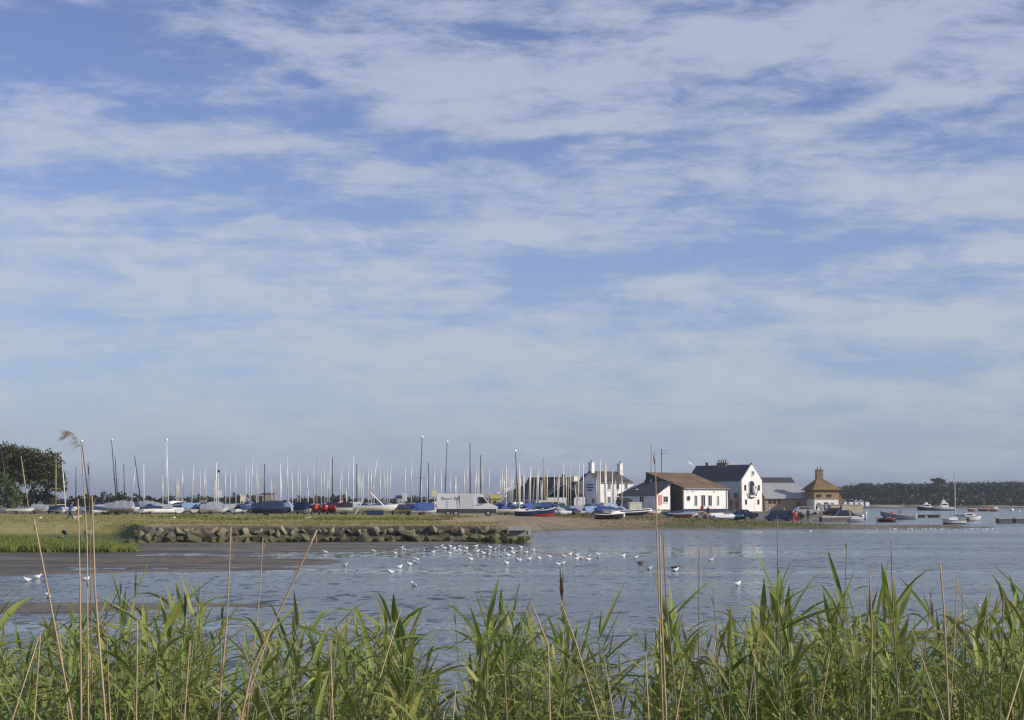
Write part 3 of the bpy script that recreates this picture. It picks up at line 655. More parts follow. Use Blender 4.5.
m_a = g.nodes.new('ShaderNodeMapRange'); g.links.new(adn.outputs[0], m_a.inputs[0]); m_a.inputs[1].default_value = -.55; m_a.inputs[2].default_value = .35
mx = g.nodes.new('ShaderNodeMixRGB'); g.links.new(m_a.outputs[0], mx.inputs[0]); mx.inputs[1].default_value = (.075, .085, .02, 1); g.links.new(r_a.outputs[0], mx.inputs[2]); g.links.new(mx.outputs[0], rb.inputs['Base Color'])
bpn = g.nodes.new('ShaderNodeBump'); bpn.inputs['Distance'].default_value = .1; bpn.inputs['Strength'].default_value = .7; g.links.new(n_a.outputs['Fac'], bpn.inputs['Height']); g.links.new(bpn.outputs[0], rb.inputs['Normal'])
def boulder_mesh(r):
    bm = bmesh.new()
    for i in range(10):
        v = Vector((r.gauss(0, 1), r.gauss(0, 1), r.gauss(0, 1))).normalized(); v = Vector((v.x * .68, v.y * .5, v.z * .5)) * r.uniform(.75, 1.25); bm.verts.new(v)
    bmesh.ops.convex_hull(bm, input=bm.verts)
    for v in [v for v in bm.verts if not v.link_faces]: bm.verts.remove(v)
    bmesh.ops.bevel(bm, geom=list(bm.edges), offset=.025, segments=1, affect='EDGES')
    me = bpy.data.meshes.new('boulder'); bm.to_mesh(me); bm.free(); me.materials.append(ROCKM); return me
BV = [boulder_mesh(rg) for _ in range(12)]
def edge(p): return float(np.interp(p, [0, 118, 134, 150, 300, 500, 527], [112, 112, 112, 115, 118, 119, 121]))
px = 62; i = 0; rocks = []
while px < 524:
    for row in range(2):
        s_ = rg.choice([.6, .75, .9, 1.05, 1.25]) * rg.uniform(.85, 1.1) * (.8 if px < 130 else 1)
        if px < 122 and rg.random() < .5: continue
        rocks.append((px + rg.uniform(-3, 3) + row * 5, edge(px) + .1 + row * 1.25, s_ * (1 if row == 0 else .9), row))
    px += rg.uniform(5.5, 10.5)
rocks.sort(key=lambda t: -t[0])
cnt = {0: 0, 1: 0}
for (px, Y, s_, row) in rocks:
    cnt[row] += 1; i += 1
    zc = (.22 if row == 0 else .78) + rg.uniform(-.12, .14)
    o = link('boulder', BV[i % 12], None, (wx(px, Y), Y, zc), 0); o.rotation_euler = (rg.uniform(-.5, .5), rg.uniform(-.5, .5), rg.uniform(0, 6.3)); o.scale = (s_, s_, s_ * rg.uniform(.75, 1.05))
    tag(o, ('weed-stained boulder of the lower row, ' if row == 0 else 'sandy boulder of the upper row, ') + nth(cnt[row]) + ' from the concrete outfall', 'boulder', 'boulders armouring the bank')
# concrete outfall at the bank's end
b = ground(518, 119.5); o = thing('outfall', 'pale concrete outfall slab with end post at the tip of the boulder bank', 'outfall', (b.x, 119.5, 0))
CONC = mat('pale_concrete', (.44, .42, .40), .85, .12, 2)
part('slab', MB().box((0, 0, 1.05), (1.5, 1.6, .26)), CONC, o); part('end_post', MB().box((.9, -.4, .65), (.24, .4, 1.2)), CONC, o); part('side_wall', MB().box((0, .6, .4), (1.3, .3, 1.0)), CONC, o)
for k, (px, s_) in enumerate([(506, .9), (513, 1.0), (520, .85), (526, .7)]):
    o = link('boulder', BV[k + 3], None, (wx(px, 117.4), 117.4, .25)); o.scale = (s_, s_, s_ * .9); o.rotation_euler = (0, .2, k)
    tag(o, 'green weedy boulder at the foot of the concrete outfall, ' + nth(k + 1) + ' from its landward side', 'boulder', 'boulders armouring the bank')

# ------------------------------------------------------------------ foliage trees
def clumpcrown(mb, c, r, n, size, rgx, flat=.8):
    for i in range(n):
        v = Vector((rgx.gauss(0, 1), rgx.gauss(0, 1), rgx.gauss(0, 1))).normalized(); rad = rgx.random() ** .35
        k = .75 + .5 * mnoise.noise(v * 2.3 + Vector(c) * .1)
        p = Vector(c) + Vector((v.x * r[0], v.y * r[1], v.z * r[2])) * rad * k
        a = Vector((rgx.gauss(0, 1), rgx.gauss(0, 1), rgx.gauss(0, .7))).normalized(); b_ = a.orthogonal().normalized(); c2 = a.cross(b_); s_ = size * rgx.uniform(.6, 1.3)
        vs = [p + b_ * s_, p + c2 * s_ * .8 + a * s_ * .2, p - b_ * s_, p - c2 * s_ * .8 + a * s_ * .25]
        mb.add(vs, [(0, 1, 2, 3)]); mb.t += [rgx.uniform(0, .7)] * 4
def foliage(name, c1, c2, tr=.15): return leafmat(name, c1, c2, tr)
PINEF = foliage('dark_pine_foliage', (.022, .036, .010), (.085, .09, .025)); BUSHF = foliage('bright_bush_foliage', (.06, .10, .02), (.15, .17, .04)); DARKF = foliage('dark_hedge_foliage', (.02, .035, .02), (.05, .07, .03)); WOODF = foliage('far_wood_foliage', (.016, .034, .017), (.027, .046, .022))
BARK = mat('grey_brown_bark', (.13, .10, .07), .9, .25, 3)
Y = 250; b = ground(28, Y); o = thing('pine_tree', 'broad dark pine with leaning trunks at the left edge behind the boats', 'tree', b)
cr = Leafy()
for (px, y, rx, rz) in [(6, 466, 4.2, 3.0), (20, 460, 3.6, 2.6), (34, 462, 3.2, 2.6), (46, 468, 2.8, 2.5), (56, 472, 2.0, 1.8), (60, 482, 1.4, 2.0), (40, 478, 3.6, 2.4), (18, 476, 4.0, 2.2), (2, 476, 4, 2.6), (-20, 466, 5, 4), (-50, 470, 5, 4), (54, 487, 2.2, 1.3), (12, 450, 2.0, 1.2), (30, 452, 1.6, 1.0), (62, 489, .8, .8), (-10, 486, 3, 2), (26, 500, 3.4, 1.2), (50, 500, 2.4, 1.3), (8, 456, 3.6, 2.4), (50, 460, 2.6, 2.0), (30, 470, 4.0, 2.4), (40, 496, 3.0, 1.4), (-4, 455, 4, 2.6)]:
    p = at(px, y, Y + rg.uniform(-2, 2)) - b; clumpcrown(cr, p, (rx, 3.0, rz), int(1150 * rx * rz / 8), .17, rg)
link('crown', cr.mesh2('crown', PINEF), o)
tk = MB()
for pts in ([(28, 506), (22, 494), (12, 484), (4, 478)], [(30, 506), (30, 492), (38, 480), (46, 470)], [(44, 506), (47, 490), (54, 480)], [(10, 506), (8, 490), (2, 472)]):
    ps = [at(x, y, Y) - b for x, y in pts]; ps[0].z = -.2; tk.tube(ps, [.35, .28, .18, .1][:len(ps)], 7)
part('trunk', tk, BARK, o, True)
def bush(name, label, px, Y, wpx, ytop, m, group=None, yb=None, n=400, cat='bush', size=.22):
    b = ground(px, Y); top = at(px, ytop, Y).z - b.z; rx = wpx / FX * Y / 2; cr = Leafy(); rgx = random.Random(int(px * 7 + Y))
    k = max(2, int(wpx / 9))
    for j in range(k):
        fx = (j + .5) / k * 2 - 1; hh_ = top * (1 - .35 * abs(fx)) * rgx.uniform(.75, 1.08)
        clumpcrown(cr, (fx * rx * .85, rgx.uniform(-.5, .5), hh_ * .5), (rx / k * 1.9, 1.2, hh_ * .6), n // k + 90, size, rgx)
    o = thing(name, label, cat, b, 0, group); link('crown', cr.mesh2('crown', m), o)
    st = MB()
    for j in range(3): st.tube([(rgx.uniform(-.3, .3) * rx, 0, -.1), (rgx.uniform(-.5, .5) * rx, 0, top * .5)], [.08, .04], 5)
    part('stem', st, BARK, o)
    return o
bush('bush', 'bright yellow-green bush under the dark pine at the left edge', 4, 236, 34, 470, BUSHF, n=2600, size=.14)
BS = [(84, 340, 40, 494.5), (108, 345, 50, 490.5), (128, 350, 34, 493), (150, 380, 34, 496), (176, 380, 36, 494.5), (200, 390, 34, 493.5), (232, 400, 16, 493), (245, 390, 14, 494), (300, 420, 30, 497), (322, 420, 26, 494.5), (338, 420, 26, 494), (357, 420, 30, 495), (384, 420, 30, 496), (415, 430, 34, 495), (440, 430, 30, 496), (490, 430, 40, 495)]
for i, (px, Y, wpx, yt) in enumerate(BS):
    wpx *= 1.5; yt -= .8
    bush('bush', f'dark bush in the hedge behind the boat park, {nth(i + 1)} from the pine tree', px, Y, wpx, yt, DARKF, 'dark bushes behind the boat park', n=700, size=.3)
# the wooded headland across the harbour
wood = Leafy(); rgw = random.Random(5)
WP = [(826 + 190 * rgw.random() ** 1.3, rgw.uniform(828, 1130)) for _ in range(1150)]
WZ = height(np.array([wx(p, y) for y, p in WP]), np.array([y for y, p in WP]))
for (Yw, px), zg in zip(WP, WZ):
    x = wx(px, Yw); zg = float(zg); env = min(1, max(.0, (px - 818) / 45.0)) ** .5; hgt_ = rgw.uniform(5, 9) * (.3 + .7 * env)
    ztop = min(zg + hgt_ + 4, 3.2 + Yw / 1531 * (501 - 481) * (.80 + .20 * env) + rgw.uniform(-1.2, .2)) if rgw.random() < .8 else zg + hgt_ * .8
    clumpcrown(wood, (x, Yw, max(ztop - 2.8, 1.6)), (rgw.uniform(3, 7), 3, rgw.uniform(2, 3.4)), 95, .5, rgw)
for i in range(240):                                   # low scrub above the far beach
    px = rgw.uniform(834, 1130); Yw = 824; x = wx(px, Yw); clumpcrown(wood, (x, Yw, 2.6), (4, 2, 2.0), 22, .8, rgw)
o = link('woodland', wood.mesh2('woodland', WOODF)); kind(o, 'stuff'); o['label'] = 'dark wooded headland across the harbour'
Y = 900; b = ground(938, Y); o = thing('tree', 'tall flat-topped tree standing above the wooded headland', 'tree', (b.x, Y, b.z))
cr = Leafy(); clumpcrown(cr, at(936.5, 480.3, Y) - b, (4.2, 3, 1.7), 220, .6, rgw); clumpcrown(cr, at(942, 482, Y) - b, (3.2, 3, 1.9), 160, .6, rgw); clumpcrown(cr, at(938, 484, Y) - b, (4.5, 3, 2.2), 200, .6, rgw); link('crown', cr.mesh2('crown', DARKF), o)
part('trunk', MB().tube([(0, 0, -.3), at(939, 481, Y) - b], [.5, .35], 6), BARK, o)

# ------------------------------------------------------------------ buildings (local x along the lit front, local y to the back)
def bld(name, label, cat, px, Y, yaw, zb=None):
    b = ground(px, Y); b.z = (b.z if zb is None else zb) - .05
    return thing(name, label, cat, b, R(yaw)), FX / Y
def window(o, x, y, z, w, h, face='front', frame=WHITE2, name='window', sill=True, bars=1, dark=GLASS):
    """a window on the front (y = const) or the side (x = const) wall: surround with the pane set back in it"""
    f = MB(); t = .07; D = .10
    def bx(mb, u, v, du, dv, d, dd):
        if face == 'front': mb.box((x + u, y - d, z + v), (du, dd, dv))
        else: mb.box((x - d, y + u, z + v), (dd, du, dv))
    for s in (-1, 1):
        bx(f, s * (w / 2 - t / 2), 0, t, h, D / 2, D); bx(f, 0, s * (h / 2 - t / 2), w - 2 * t - .004, t, D / 2, D)
    for k in range(bars): bx(f, (k + 1) * w / (bars + 1) - w / 2, 0, .05, h - 2 * t - .004, D / 2, D * .6)
    if sill: bx(f, 0, -h / 2 - .06, w + .2, .1, .09, .18)
    fo = part(name, f, frame, o)
    g_ = MB(); bx(g_, 0, 0, w - 2 * t - .01, h - 2 * t - .01, .012, .02); part('pane', g_, dark, fo)
    return fo
def gable_roof(o, x0, x1, y0, y1, ze, zr, m, over=.25, along='x', th=.16, hip0=0, hip1=0):
    """pitched roof; ridge runs along 'x' or 'y'; hip0 / hip1 pull the ridge ends in"""
    mb = MB()
    if along == 'x':
        ym = (y0 + y1) / 2; sl = (zr - ze) / (ym - y0); a, b = x0 - over, x1 + over; c, d = y0 - over, y1 + over; zo = ze - sl * over
        r0, r1 = (a + hip0, ym, zr), (b - hip1, ym, zr)
        mb.slab([(a, c, zo), (b, c, zo), r1, r0], th); mb.slab([(b, d, zo), (a, d, zo), r0, r1], th)
        if hip0: mb.slab([(a, d, zo), (a, c, zo), r0, (r0[0], r0[1] + .01, zr)], th)
        if hip1: mb.slab([(b, c, zo), (b, d, zo), (r1[0], r1[1] + .01, zr), r1], th)
    else:
        xm = (x0 + x1) / 2; sl = (zr - ze) / (xm - x0); a, b = y0 - over, y1 + over; c, d = x0 - over, x1 + over; zo = ze - sl * over
        r0, r1 = (xm, a + hip0, zr), (xm, b - hip1, zr)
        mb.slab([(c, b, zo), (c, a, zo), r0, r1], th); mb.slab([(d, a, zo), (d, b, zo), r1, r0], th)
        if hip0: mb.slab([(c, a, zo), (d, a, zo), (r0[0] + .01, r0[1], zr), r0], th)
    return part('roof', mb, m, o)
def chimney(roof, x, y, z0, z1, w=.9, d=.9, m=WHITE, pots=2, potm=None):
    mb = MB().box((x, y, (z0 + z1) / 2), (w, d, z1 - z0)).box((x, y, z1 + .05), (w + .16, d + .16, .14))
    c = part('chimney', mb, m, roof)
    for k in range(pots):
        px_ = x + (k - (pots - 1) / 2) * (w / max(1, pots)) * .9
        c2 = part('chimney_pot', MB().tube([(px_, y, z1 + .1), (px_, y, z1 + .65)], [.14, .11], 8), potm or mat('clay_pot', (.2, .12, .08), .8), roof)
    return c
YAW = 40
# --- white house
o, k = bld('white_house', 'two-storey white house with two chimneys and dark brown slate roof', 'house', 600.5, 320, YAW)
Wf, Ws, ze, zr = 9.6, 6.6, 6.2, 8.5
wl = MB().prism([(0, 0), (Wf, 0), (Wf, ze), (0, ze)], 0, Ws)
wl.loft([[(0.001, 0, ze), (0.001, Ws, ze), (0.001, Ws / 2, zr - .1)], [(.25, 0, ze), (.25, Ws, ze), (.25, Ws / 2, zr - .1)]], True)
part('wall', wl, WHITE, o)
rf = gable_roof(o, 0, Wf, 0, Ws, ze, zr, SLATE2, .18, 'x', .15, 0, 2.0)
chimney(rf, .5, Ws / 2, zr - .8, zr + 1.75, .85, 1.1, WHITE, 1); chimney(rf, Wf - 1.3, Ws / 2 - .6, zr - .9, zr + 1.6, .85, 1.0, WHITE, 1)
for x in (2.5, 5.0, 7.5): window(o, x, 0, 5.3, .85, 1.35)
for x in (2.5, 5.0, 7.5): window(o, x, 0, 2.4, .85, 1.5)
for y_, z_ in ((2.2, 2.2), (4.6, 2.4)): window(o, 0, y_, z_, .9, 1.1, 'side')
part('door', MB().box((6.3, -.03, 1.1), (.95, .12, 2.1)), gel('navy'), o)
part('downpipe', MB().tube([(3.7, -.08, 0), (3.7, -.08, 6.0)], .06, 6), gel('black'), o)
sg = MB()
for i, (w_, z_) in enumerate(((2.2, 5.6), (2.6, 5.05), (1.4, 4.5))): sg.box((-.03, Ws / 2, z_), (.05, w_, .26))
part('sign_board', sg, gel('blue'), o)
part('gutter', MB().box((Wf / 2, -.25, ze - .22), (Wf + .3, .12, .12)), gel('grey'), o)
# --- its rear wing, a lower dark-roofed house
o, k = bld('dark_roofed_cottage', 'narrow cottage with dark roof and sloping white gable edge between clubhouse and white house', 'house', 592, 331, YAW)
wl = MB().prism([(0, 0), (5, 0), (5, 6.0), (0, 6.0)], 0, 4.6); wl.loft([[(0.001, 0, 6.0), (0.001, 4.6, 6.0), (0.001, 2.3, 8.1)], [(.25, 0, 6.0), (.25, 4.6, 6.0), (.25, 2.3, 8.1)]], True)
part('wall', wl, SHADEW, o); gable_roof(o, 0, 5, 0, 4.6, 6.0, 8.2, SLATE, .2)
window(o, 0, 2.3, 4.8, .8, 1.2, 'side'); window(o, 0, 2.3, 2.2, .8, 1.2, 'side', dark=gel('maroon'))
# --- sailing club: long low dark roof, second gable, white lift box
o, k = bld('clubhouse', 'long clubhouse with low black roof, white sloping fascia and white roof box', 'building', 546, 300, 38)
W1, D1 = 5.4, 11.5
part('wall', MB().prism([(0, 0), (W1, 0), (W1, 2.7), (0, 2.7)], 0, D1 + 3.6), SHADEW, o)
ds = MB().slab([(-.6, -.4, 2.75), (-.6, D1 + .1, 2.75), (4.2, D1 + .1, 5.6), (4.2, -.4, 5.6)], .2); ds.slab([(-.6, D1 + .12, 2.95), (-.6, D1 + 4.2, 2.6), (4.2, D1 + 2.5, 4.6), (4.2, D1 + .12, 5.6)], .2)
ds.slab([(10.0, -.4, 3.0), (10.0, D1 + .1, 3.0), (4.22, D1 + .1, 5.6), (4.22, -.4, 5.6)], .2)
part('roof', ds, SLATE, o)
part('upper_roof', MB().prism([(2.2, 4.4), (7.6, 4.4), (7.0, 6.8), (3.6, 6.8)], 1.0, D1 - 1.5), mat('olive_felt_roof', (.07, .064, .042), .9, .2, 1), o)
part('fascia', MB().slab([(-.95, D1 + .5, 2.9), (-.95, D1 + 4.5, 3.0), (-.5, D1 + 4.5, 3.7), (-.5, D1 + .5, 3.3)], .25).loft([[(-.7, D1 + 4.1, 2.9), (-.7, D1 + 4.3, 2.9), (-.7, D1 + 4.3, 3.5), (-.7, D1 + 4.1, 3.5)], [(2.6, D1 + 2.7, 4.5), (2.6, D1 + 2.9, 4.5), (2.6, D1 + 2.9, 5.1), (2.6, D1 + 2.7, 5.1)]], True), WHITE, o)
part('flue', MB().box((3.2, D1 - .2, 6.1), (.35, .5, 2.2)), WHITE, o)
for y_ in (2, 4.2, 6.4, 9.2, 12.4): window(o, 0, y_, 1.5, 1.4, 1.3, 'side')
part('dark_door', MB().box((-.05, 11, 1.1), (.12, 2.2, 2.1)), gel('dark blue'), o)
o, k = bld('clubhouse_annexe', 'annexe with pale gable wall and black lean-to roof right of the clubhouse', 'building', 574, 308, 38)
wl = MB().prism([(0, 0), (3.0, 0), (3.0, 3.0), (0, 3.0)], 0, 8.2); wl.loft([[(-.01, 3.0, 3.0), (-.01, 8.2, 3.0), (-.01, 3.0, 5.9)], [(.25, 3.0, 3.0), (.25, 8.2, 3.0), (.25, 3.0, 5.9)]], True)
part('wall', wl, SHADEW, o)
part('roof', MB().prism([(-.2, 3.1), (3.3, 3.1), (3.0, 6.2), (.5, 6.2)], 0, 4.8), SLATE, o)
part('dark_boarding', MB().box((-.06, 2.0, 2.3), (.1, 3.6, 4.2)), BLACKW, o)
part('roof_box', MB().box((1.0, 1.0, 6.6), (1.4, 1.3, 1.15)), CREAM, o)
part('roof_vent', MB().tube([(.5, 3.9, 6.0), (.5, 3.9, 7.6)], .3, 8), RUBBER, o)
window(o, 0, 5.6, 1.8, 1.2, 1.2, 'side'); window(o, 0, 7.2, 1.8, .9, 1.2, 'side')
# --- low white building with slate roof
o, k = bld('low_white_building', 'low white building with black slate roof and posters on its sunny end', 'building', 657, 300, YAW)
Wf, Ws, ze, zr = 3.7, 10.8, 3.55, 5.9
wl = MB().prism([(0, 0), (Wf, 0), (Wf, ze + 1.7), (0, ze - .02)], 0, Ws); part('wall', wl, WHITE, o)
rf = part('roof', MB().slab([(-.3, -.15, ze - .12), (-.3, Ws + .3, ze - .12), (4.4, Ws - 3.2, zr + .2), (4.4, -.15, zr + .2)], .16).slab([(-.3, Ws + .32, ze - .1), (4.4, Ws + 1.0, ze - .1), (4.45, Ws - 3.1, zr + .2), (4.4, Ws - 3.18, zr + .2)], .16), SLATE, o)
part('ridge_vent', MB().box((4.2, Ws - 4.2, zr + .35), (.5, 1.6, .5)), SLATE, rf)
window(o, 0, 4.2, 2.5, 1.2, 1.4, 'side'); window(o, 0, 8.6, 2.6, 1.6, .5, 'side', dark=gel('blue'))
part('skylight', MB().box((1.4, 7.2, ze + 1.0), (.5, .6, .12)), WHITE2, rf)
fr = window(o, 2.4, 0, 2.55, 1.3, 1.25)
part('poster', MB().box((.85, -.04, 2.4), (1.0, .06, 2.0)), gel('pink'), o); part('door', MB().box((1.0, -.05, .75), (.9, .1, 1.3)), WHITE2, o)
part('plinth', MB().box((Wf / 2, .1, .3), (Wf + .1, .4, .5)), gel('brown'), o)
# --- hall
o, k = bld('hall', 'white-fronted hall with tan lichened roof and black boarded gable end', 'building', 684, 302, YAW)
Wf, Ws, ze, zr = 12.8, 10.3, 4.75, 7.95
part('front_wall', MB().box((Wf / 2, .15, ze / 2), (Wf, .3, ze)), WHITE, o)
part('side_wall', MB().loft([[(0.0, .302, 0), (0.0, Ws, 0), (0.0, Ws, zr - .1), (0.0, .302, ze)], [(.3, .302, 0), (.3, Ws, 0), (.3, Ws, zr - .1), (.3, .302, ze)]], True), BLACKW, o)
part('back_wall', MB().box((Wf / 2, Ws + .17, (zr - .1) / 2), (Wf, .3, zr - .1)), BLACKW, o); part('end_wall', MB().loft([[(Wf - .3, .302, 0), (Wf - .3, Ws, 0), (Wf - .3, Ws, zr - .2), (Wf - .3, .302, ze - .05)], [(Wf, .302, 0), (Wf, Ws, 0), (Wf, Ws, zr - .2), (Wf, .302, ze - .05)]], True), SHADEW, o)
rf = part('roof', MB().slab([(-.25, -.35, ze - .02), (Wf + .25, -.35, ze - .02), (Wf + .25, Ws, zr + .1), (-.25, Ws, zr + .1)], .18), TILE, o)
part('verge_board', MB().loft([[(-.3, -.36, ze - .22), (-.26, -.36, ze - .22), (-.26, -.36, ze + .04), (-.3, -.36, ze + .04)], [(-.3, Ws, zr - .1), (-.26, Ws, zr - .1), (-.26, Ws, zr + .16), (-.3, Ws, zr + .16)]], True), RUBBER, rf)
part('gutter', MB().box((Wf / 2, -.42, ze - .08), (Wf + .5, .14, .13)), gel('grey'), rf)
part('downpipe', MB().tube([(Wf - .4, -.1, 0), (Wf - .4, -.1, ze - .1)], .07, 6), gel('grey'), o)
rw = MB().tube([(1.25, -.06, 2.75), (1.25, .02, 2.75)], .62, 18); f_ = part('round_window', rw, WHITE2, o)
part('pane', MB().tube([(1.25, -.085, 2.75), (1.25, -.062, 2.75)], .5, 18), GLASS, f_)
for x, w_, h_ in ((3.4, .75, 2.1), (5.5, 1.2, 2.3), (7.5, 1.1, 2.2), (9.9, .6, 2.0)): window(o, x, 0, 2.3, w_, h_, sill=False, bars=1)
part('base_course', MB().box((Wf / 2, -.04, .35), (Wf + .06, .12, .6)), gel('navy'), o)
for x in (2.4, 8.7): part('wall_lamp', MB().box((x, -.12, 4.1), (.18, .2, .16)), gel('orange'), o)
for j, (px, yt, off, thk, lb) in enumerate([(651, 443, 13.0, .05, 'tall thin black flagpole rising behind the hall roof'), (661.5, 449, 15.2, .08, 'shorter aerial pole just right of the tall flagpole behind the hall')]):
    Yp = 316 + j * 4; b = ground(px, Yp); p_ = thing('pole', lb, 'pole', b); tp = at(px, yt, Yp) - b
    part('shaft', MB().tube([(0, 0, -.1), tp], [thk * 1.5, thk], 6), DARKM, p_, True)
    if j: part('crossbar', MB().box((.8, 0, tp.z - .3), (2.0, .05, .05)).box((.5, 0, tp.z - .9), (1.4, .05, .05)), DARKM, p_)
# --- tall gabled inn
o, k = bld('gabled_inn', 'tall white-gabled inn with big arched window and long dark slate roof', 'building', 742, 320, YAW)
Wf, Ws, ze, zr = 6.4, 15.8, 6.6, 9.95
part('gable_wall', MB().loft([[(0, 0, 0), (Wf, 0, 0), (Wf, 0, ze), (Wf / 2, 0, zr), (0, 0, ze)], [(0, .3, 0), (Wf, .3, 0), (Wf, .3, ze), (Wf / 2, .3, zr), (0, .3, ze)]], True), WHITE, o)
part('side_wall', MB().prism([(.03, 0), (Wf - .03, 0), (Wf - .03, ze - .1), (.03, ze - .1)], .302, Ws), SHADEW, o)
rf = gable_roof(o, 0, Wf, .45, Ws, ze - .02, zr - .05, SLATE, .12, 'y', .15)
chimney(rf, Wf / 2, 8.2, zr - .5, zr + .35, .9, 2.6, mat('sooty_brick', (.2, .15, .12), .9, .2), 0)
for q in range(4): part('chimney_pot', MB().tube([(Wf / 2, 7.2 + q * .68, zr + .4), (Wf / 2, 7.2 + q * .68, zr + 1.15)], [.17, .14], 8), mat('clay_pot', (.2, .12, .08), .8), rf)
part('roof_cowl', MB().tube([(Wf / 2, 12.8, zr - .1), (Wf / 2, 12.8, zr + .6)], [.25, .32], 8), RUBBER, rf)
part('finial', MB().box((Wf / 2, .1, zr + .12), (.3, .3, .35)), SLATE, rf)
window(o, Wf / 2 + .35, 0, 8.1, .75, .9)
arch = [(x, z) for x, z in [(-.85, 3.4), (.85, 3.4), (.85, 6.0), (.6, 6.35), (0, 6.5), (-.6, 6.35), (-.85, 6.0)]]
f_ = part('arched_window', MB().prism([(Wf / 2 - .15 + x, z) for x, z in arch], -.12, -.001), gel('grey'), o)
part('pane', MB().prism([(Wf / 2 - .15 + x * .82, 3.4 + (z - 3.4) * .93 + .1) for x, z in arch], -.15, -.122), GLASS, f_)
fig = MB().tube([(Wf / 2, -.25, 4.0), (Wf / 2 + .1, -.25, 4.9), (Wf / 2, -.25, 5.4)], [.22, .28, .1], 8); part('hanging_ornament', fig, gel('silver'), o)
bal = [(Wf / 2 - .1 + 1.3 * math.cos(a), 3.9 + 1.0 * math.sin(a)) for a in [R(180 + 12 * i) for i in range(16)]]
part('curved_balcony', MB().tube([(x, -.3, z) for x, z in bal], .13, 6), gel('brown'), o)
part('balcony_floor', MB().box((Wf / 2 - .1, -.3, 3.15), (1.9, .55, .2)), WHITE2, o)
part('hoist_arm', MB().tube([(Wf / 2 + 1.2, 0, 5.3), (Wf / 2 + 1.25, -.5, 4.6), (Wf / 2 + 1.2, -.35, 3.9)], .08, 6), DARKM, o)
for x, z, h_ in ((1.05, 5.0, 1.15), (5.35, 5.0, 1.15), (1.25, 2.0, 1.05), (5.15, 2.0, 1.05)): window(o, x, 0, z, .52, h_, bars=0, sill=False, frame=gel('brown'))
for y_ in (1.6, 4.2): window(o, 0.03, y_, 3.4, 1.2, 1.0, 'side', frame=gel('brown'))
part('shop_front', MB().box((-.02, 3.0, 1.4), (.12, 5.2, 2.4)), mat('pinkish_plaster', (.45, .3, .27), .8), o)
for y_ in (1.4, 3.0, 4.6): part('doorway', MB().box((-.1, y_, 1.5), (.08, .8, 1.7)), GLASS, o)
# --- long low brick range with pale roof
o, k = bld('brick_range', 'long low tan brick building with broad pale grey roof beside the inn', 'building', 765, 335, 8)
Wf = 11.4
part('wall', MB().prism([(0, 0), (Wf, 0), (Wf, 2.9), (0, 2.9)], 0, 10), BRICK, o)
rf = part('roof', MB().slab([(-.1, -.4, 2.75), (Wf + .2, -.4, 2.75), (Wf - 2.6, 5, 6.3), (-.1, 5, 6.3)], .18).slab([(Wf + .2, -.38, 2.74), (Wf + .2, 10.3, 2.74), (Wf - 2.6, 5.9, 6.28), (Wf - 2.6, 5.02, 6.3)], .18), GREYR, o)
part('ridge_cap', MB().slab([(-.1, 4.95, 6.34), (Wf - 2.8, 4.95, 6.34), (Wf - 3.3, 6.2, 7.5), (-.1, 6.2, 7.5)], .16).slab([(-.1, 10.3, 2.9), (Wf - 2.8, 10.3, 2.9), (Wf - 3.3, 6.2, 7.5), (-.1, 6.2, 7.5)], .16), SLATE, rf)
for x in (1.2, 2.2, 3.2): window(o, x, 0, 2.1, .6, .9, bars=0, sill=False, frame=gel('brown'))
for x in (5.6, 9.3): part('wall_lamp', MB().box((x, -.1, 2.35), (.25, .18, .25)), WHITE2, o)
part('door', MB().box((7.6, -.05, 1.05), (.9, .1, 2.0)), gel('brown'), o)
part('downpipe', MB().tube([(4.4, -.08, 0), (4.4, -.08, 2.7)], .06, 6), gel('grey'), o)
# --- hip-roofed house at the quay end
o, k = bld('hip_roofed_house', 'square house with rust-orange hipped roof and twin-pot chimney at the quay end', 'house', 814.5, 332, 12)
Wf, Ds = 5.6, 5.0
part('lower_wall', MB().box((Wf / 2, Ds / 2, 1.35), (Wf, Ds, 2.7)), WHITE, o); part('upper_wall', MB().box((Wf / 2 - .03, Ds / 2, 3.75), (Wf + .14, Ds + .2, 2.09)), TANCL, o)
mb = MB(); a = .7; A0, A1, A2, A3 = (-a, -a, 4.75), (Wf + a, -a, 4.75), (Wf + a, Ds + a, 4.75), (-a, Ds + a, 4.75); T0, T1 = (1.9, Ds / 2, 7.45), (2.7, Ds / 2, 7.45)
mb.slab([A0, A1, T1, T0], .15); mb.slab([A2, A3, T0, T1], .15); mb.slab([A3, A0, T0, (T0[0], T0[1] + .01, 7.45)], .15); mb.slab([A1, A2, (T1[0], T1[1] + .01, 7.45), T1], .15)
rf = part('roof', mb, TILE2, o); chimney(rf, 2.25, Ds / 2, 6.9, 9.1, 1.5, .8, mat('sooty_brick', (.2, .15, .12), .9, .2), 2)
for x in (1.0, 3.4): window(o, x, -.13, 3.5, 1.0, .6, frame=gel('brown'), sill=False)
for x in (1.1, 4.2): window(o, x, 0, 1.5, .7, 1.0)
part('side_extension', MB().prism([(Wf + .1, 0), (Wf + 1.6, 0), (Wf + 1.6, 2.4), (Wf + .1, 4.5)], .6, Ds), BROWNW, o)
part('door', MB().box((2.7, -.05, 1.05), (.85, .1, 2.0)), gel('brown'), o)
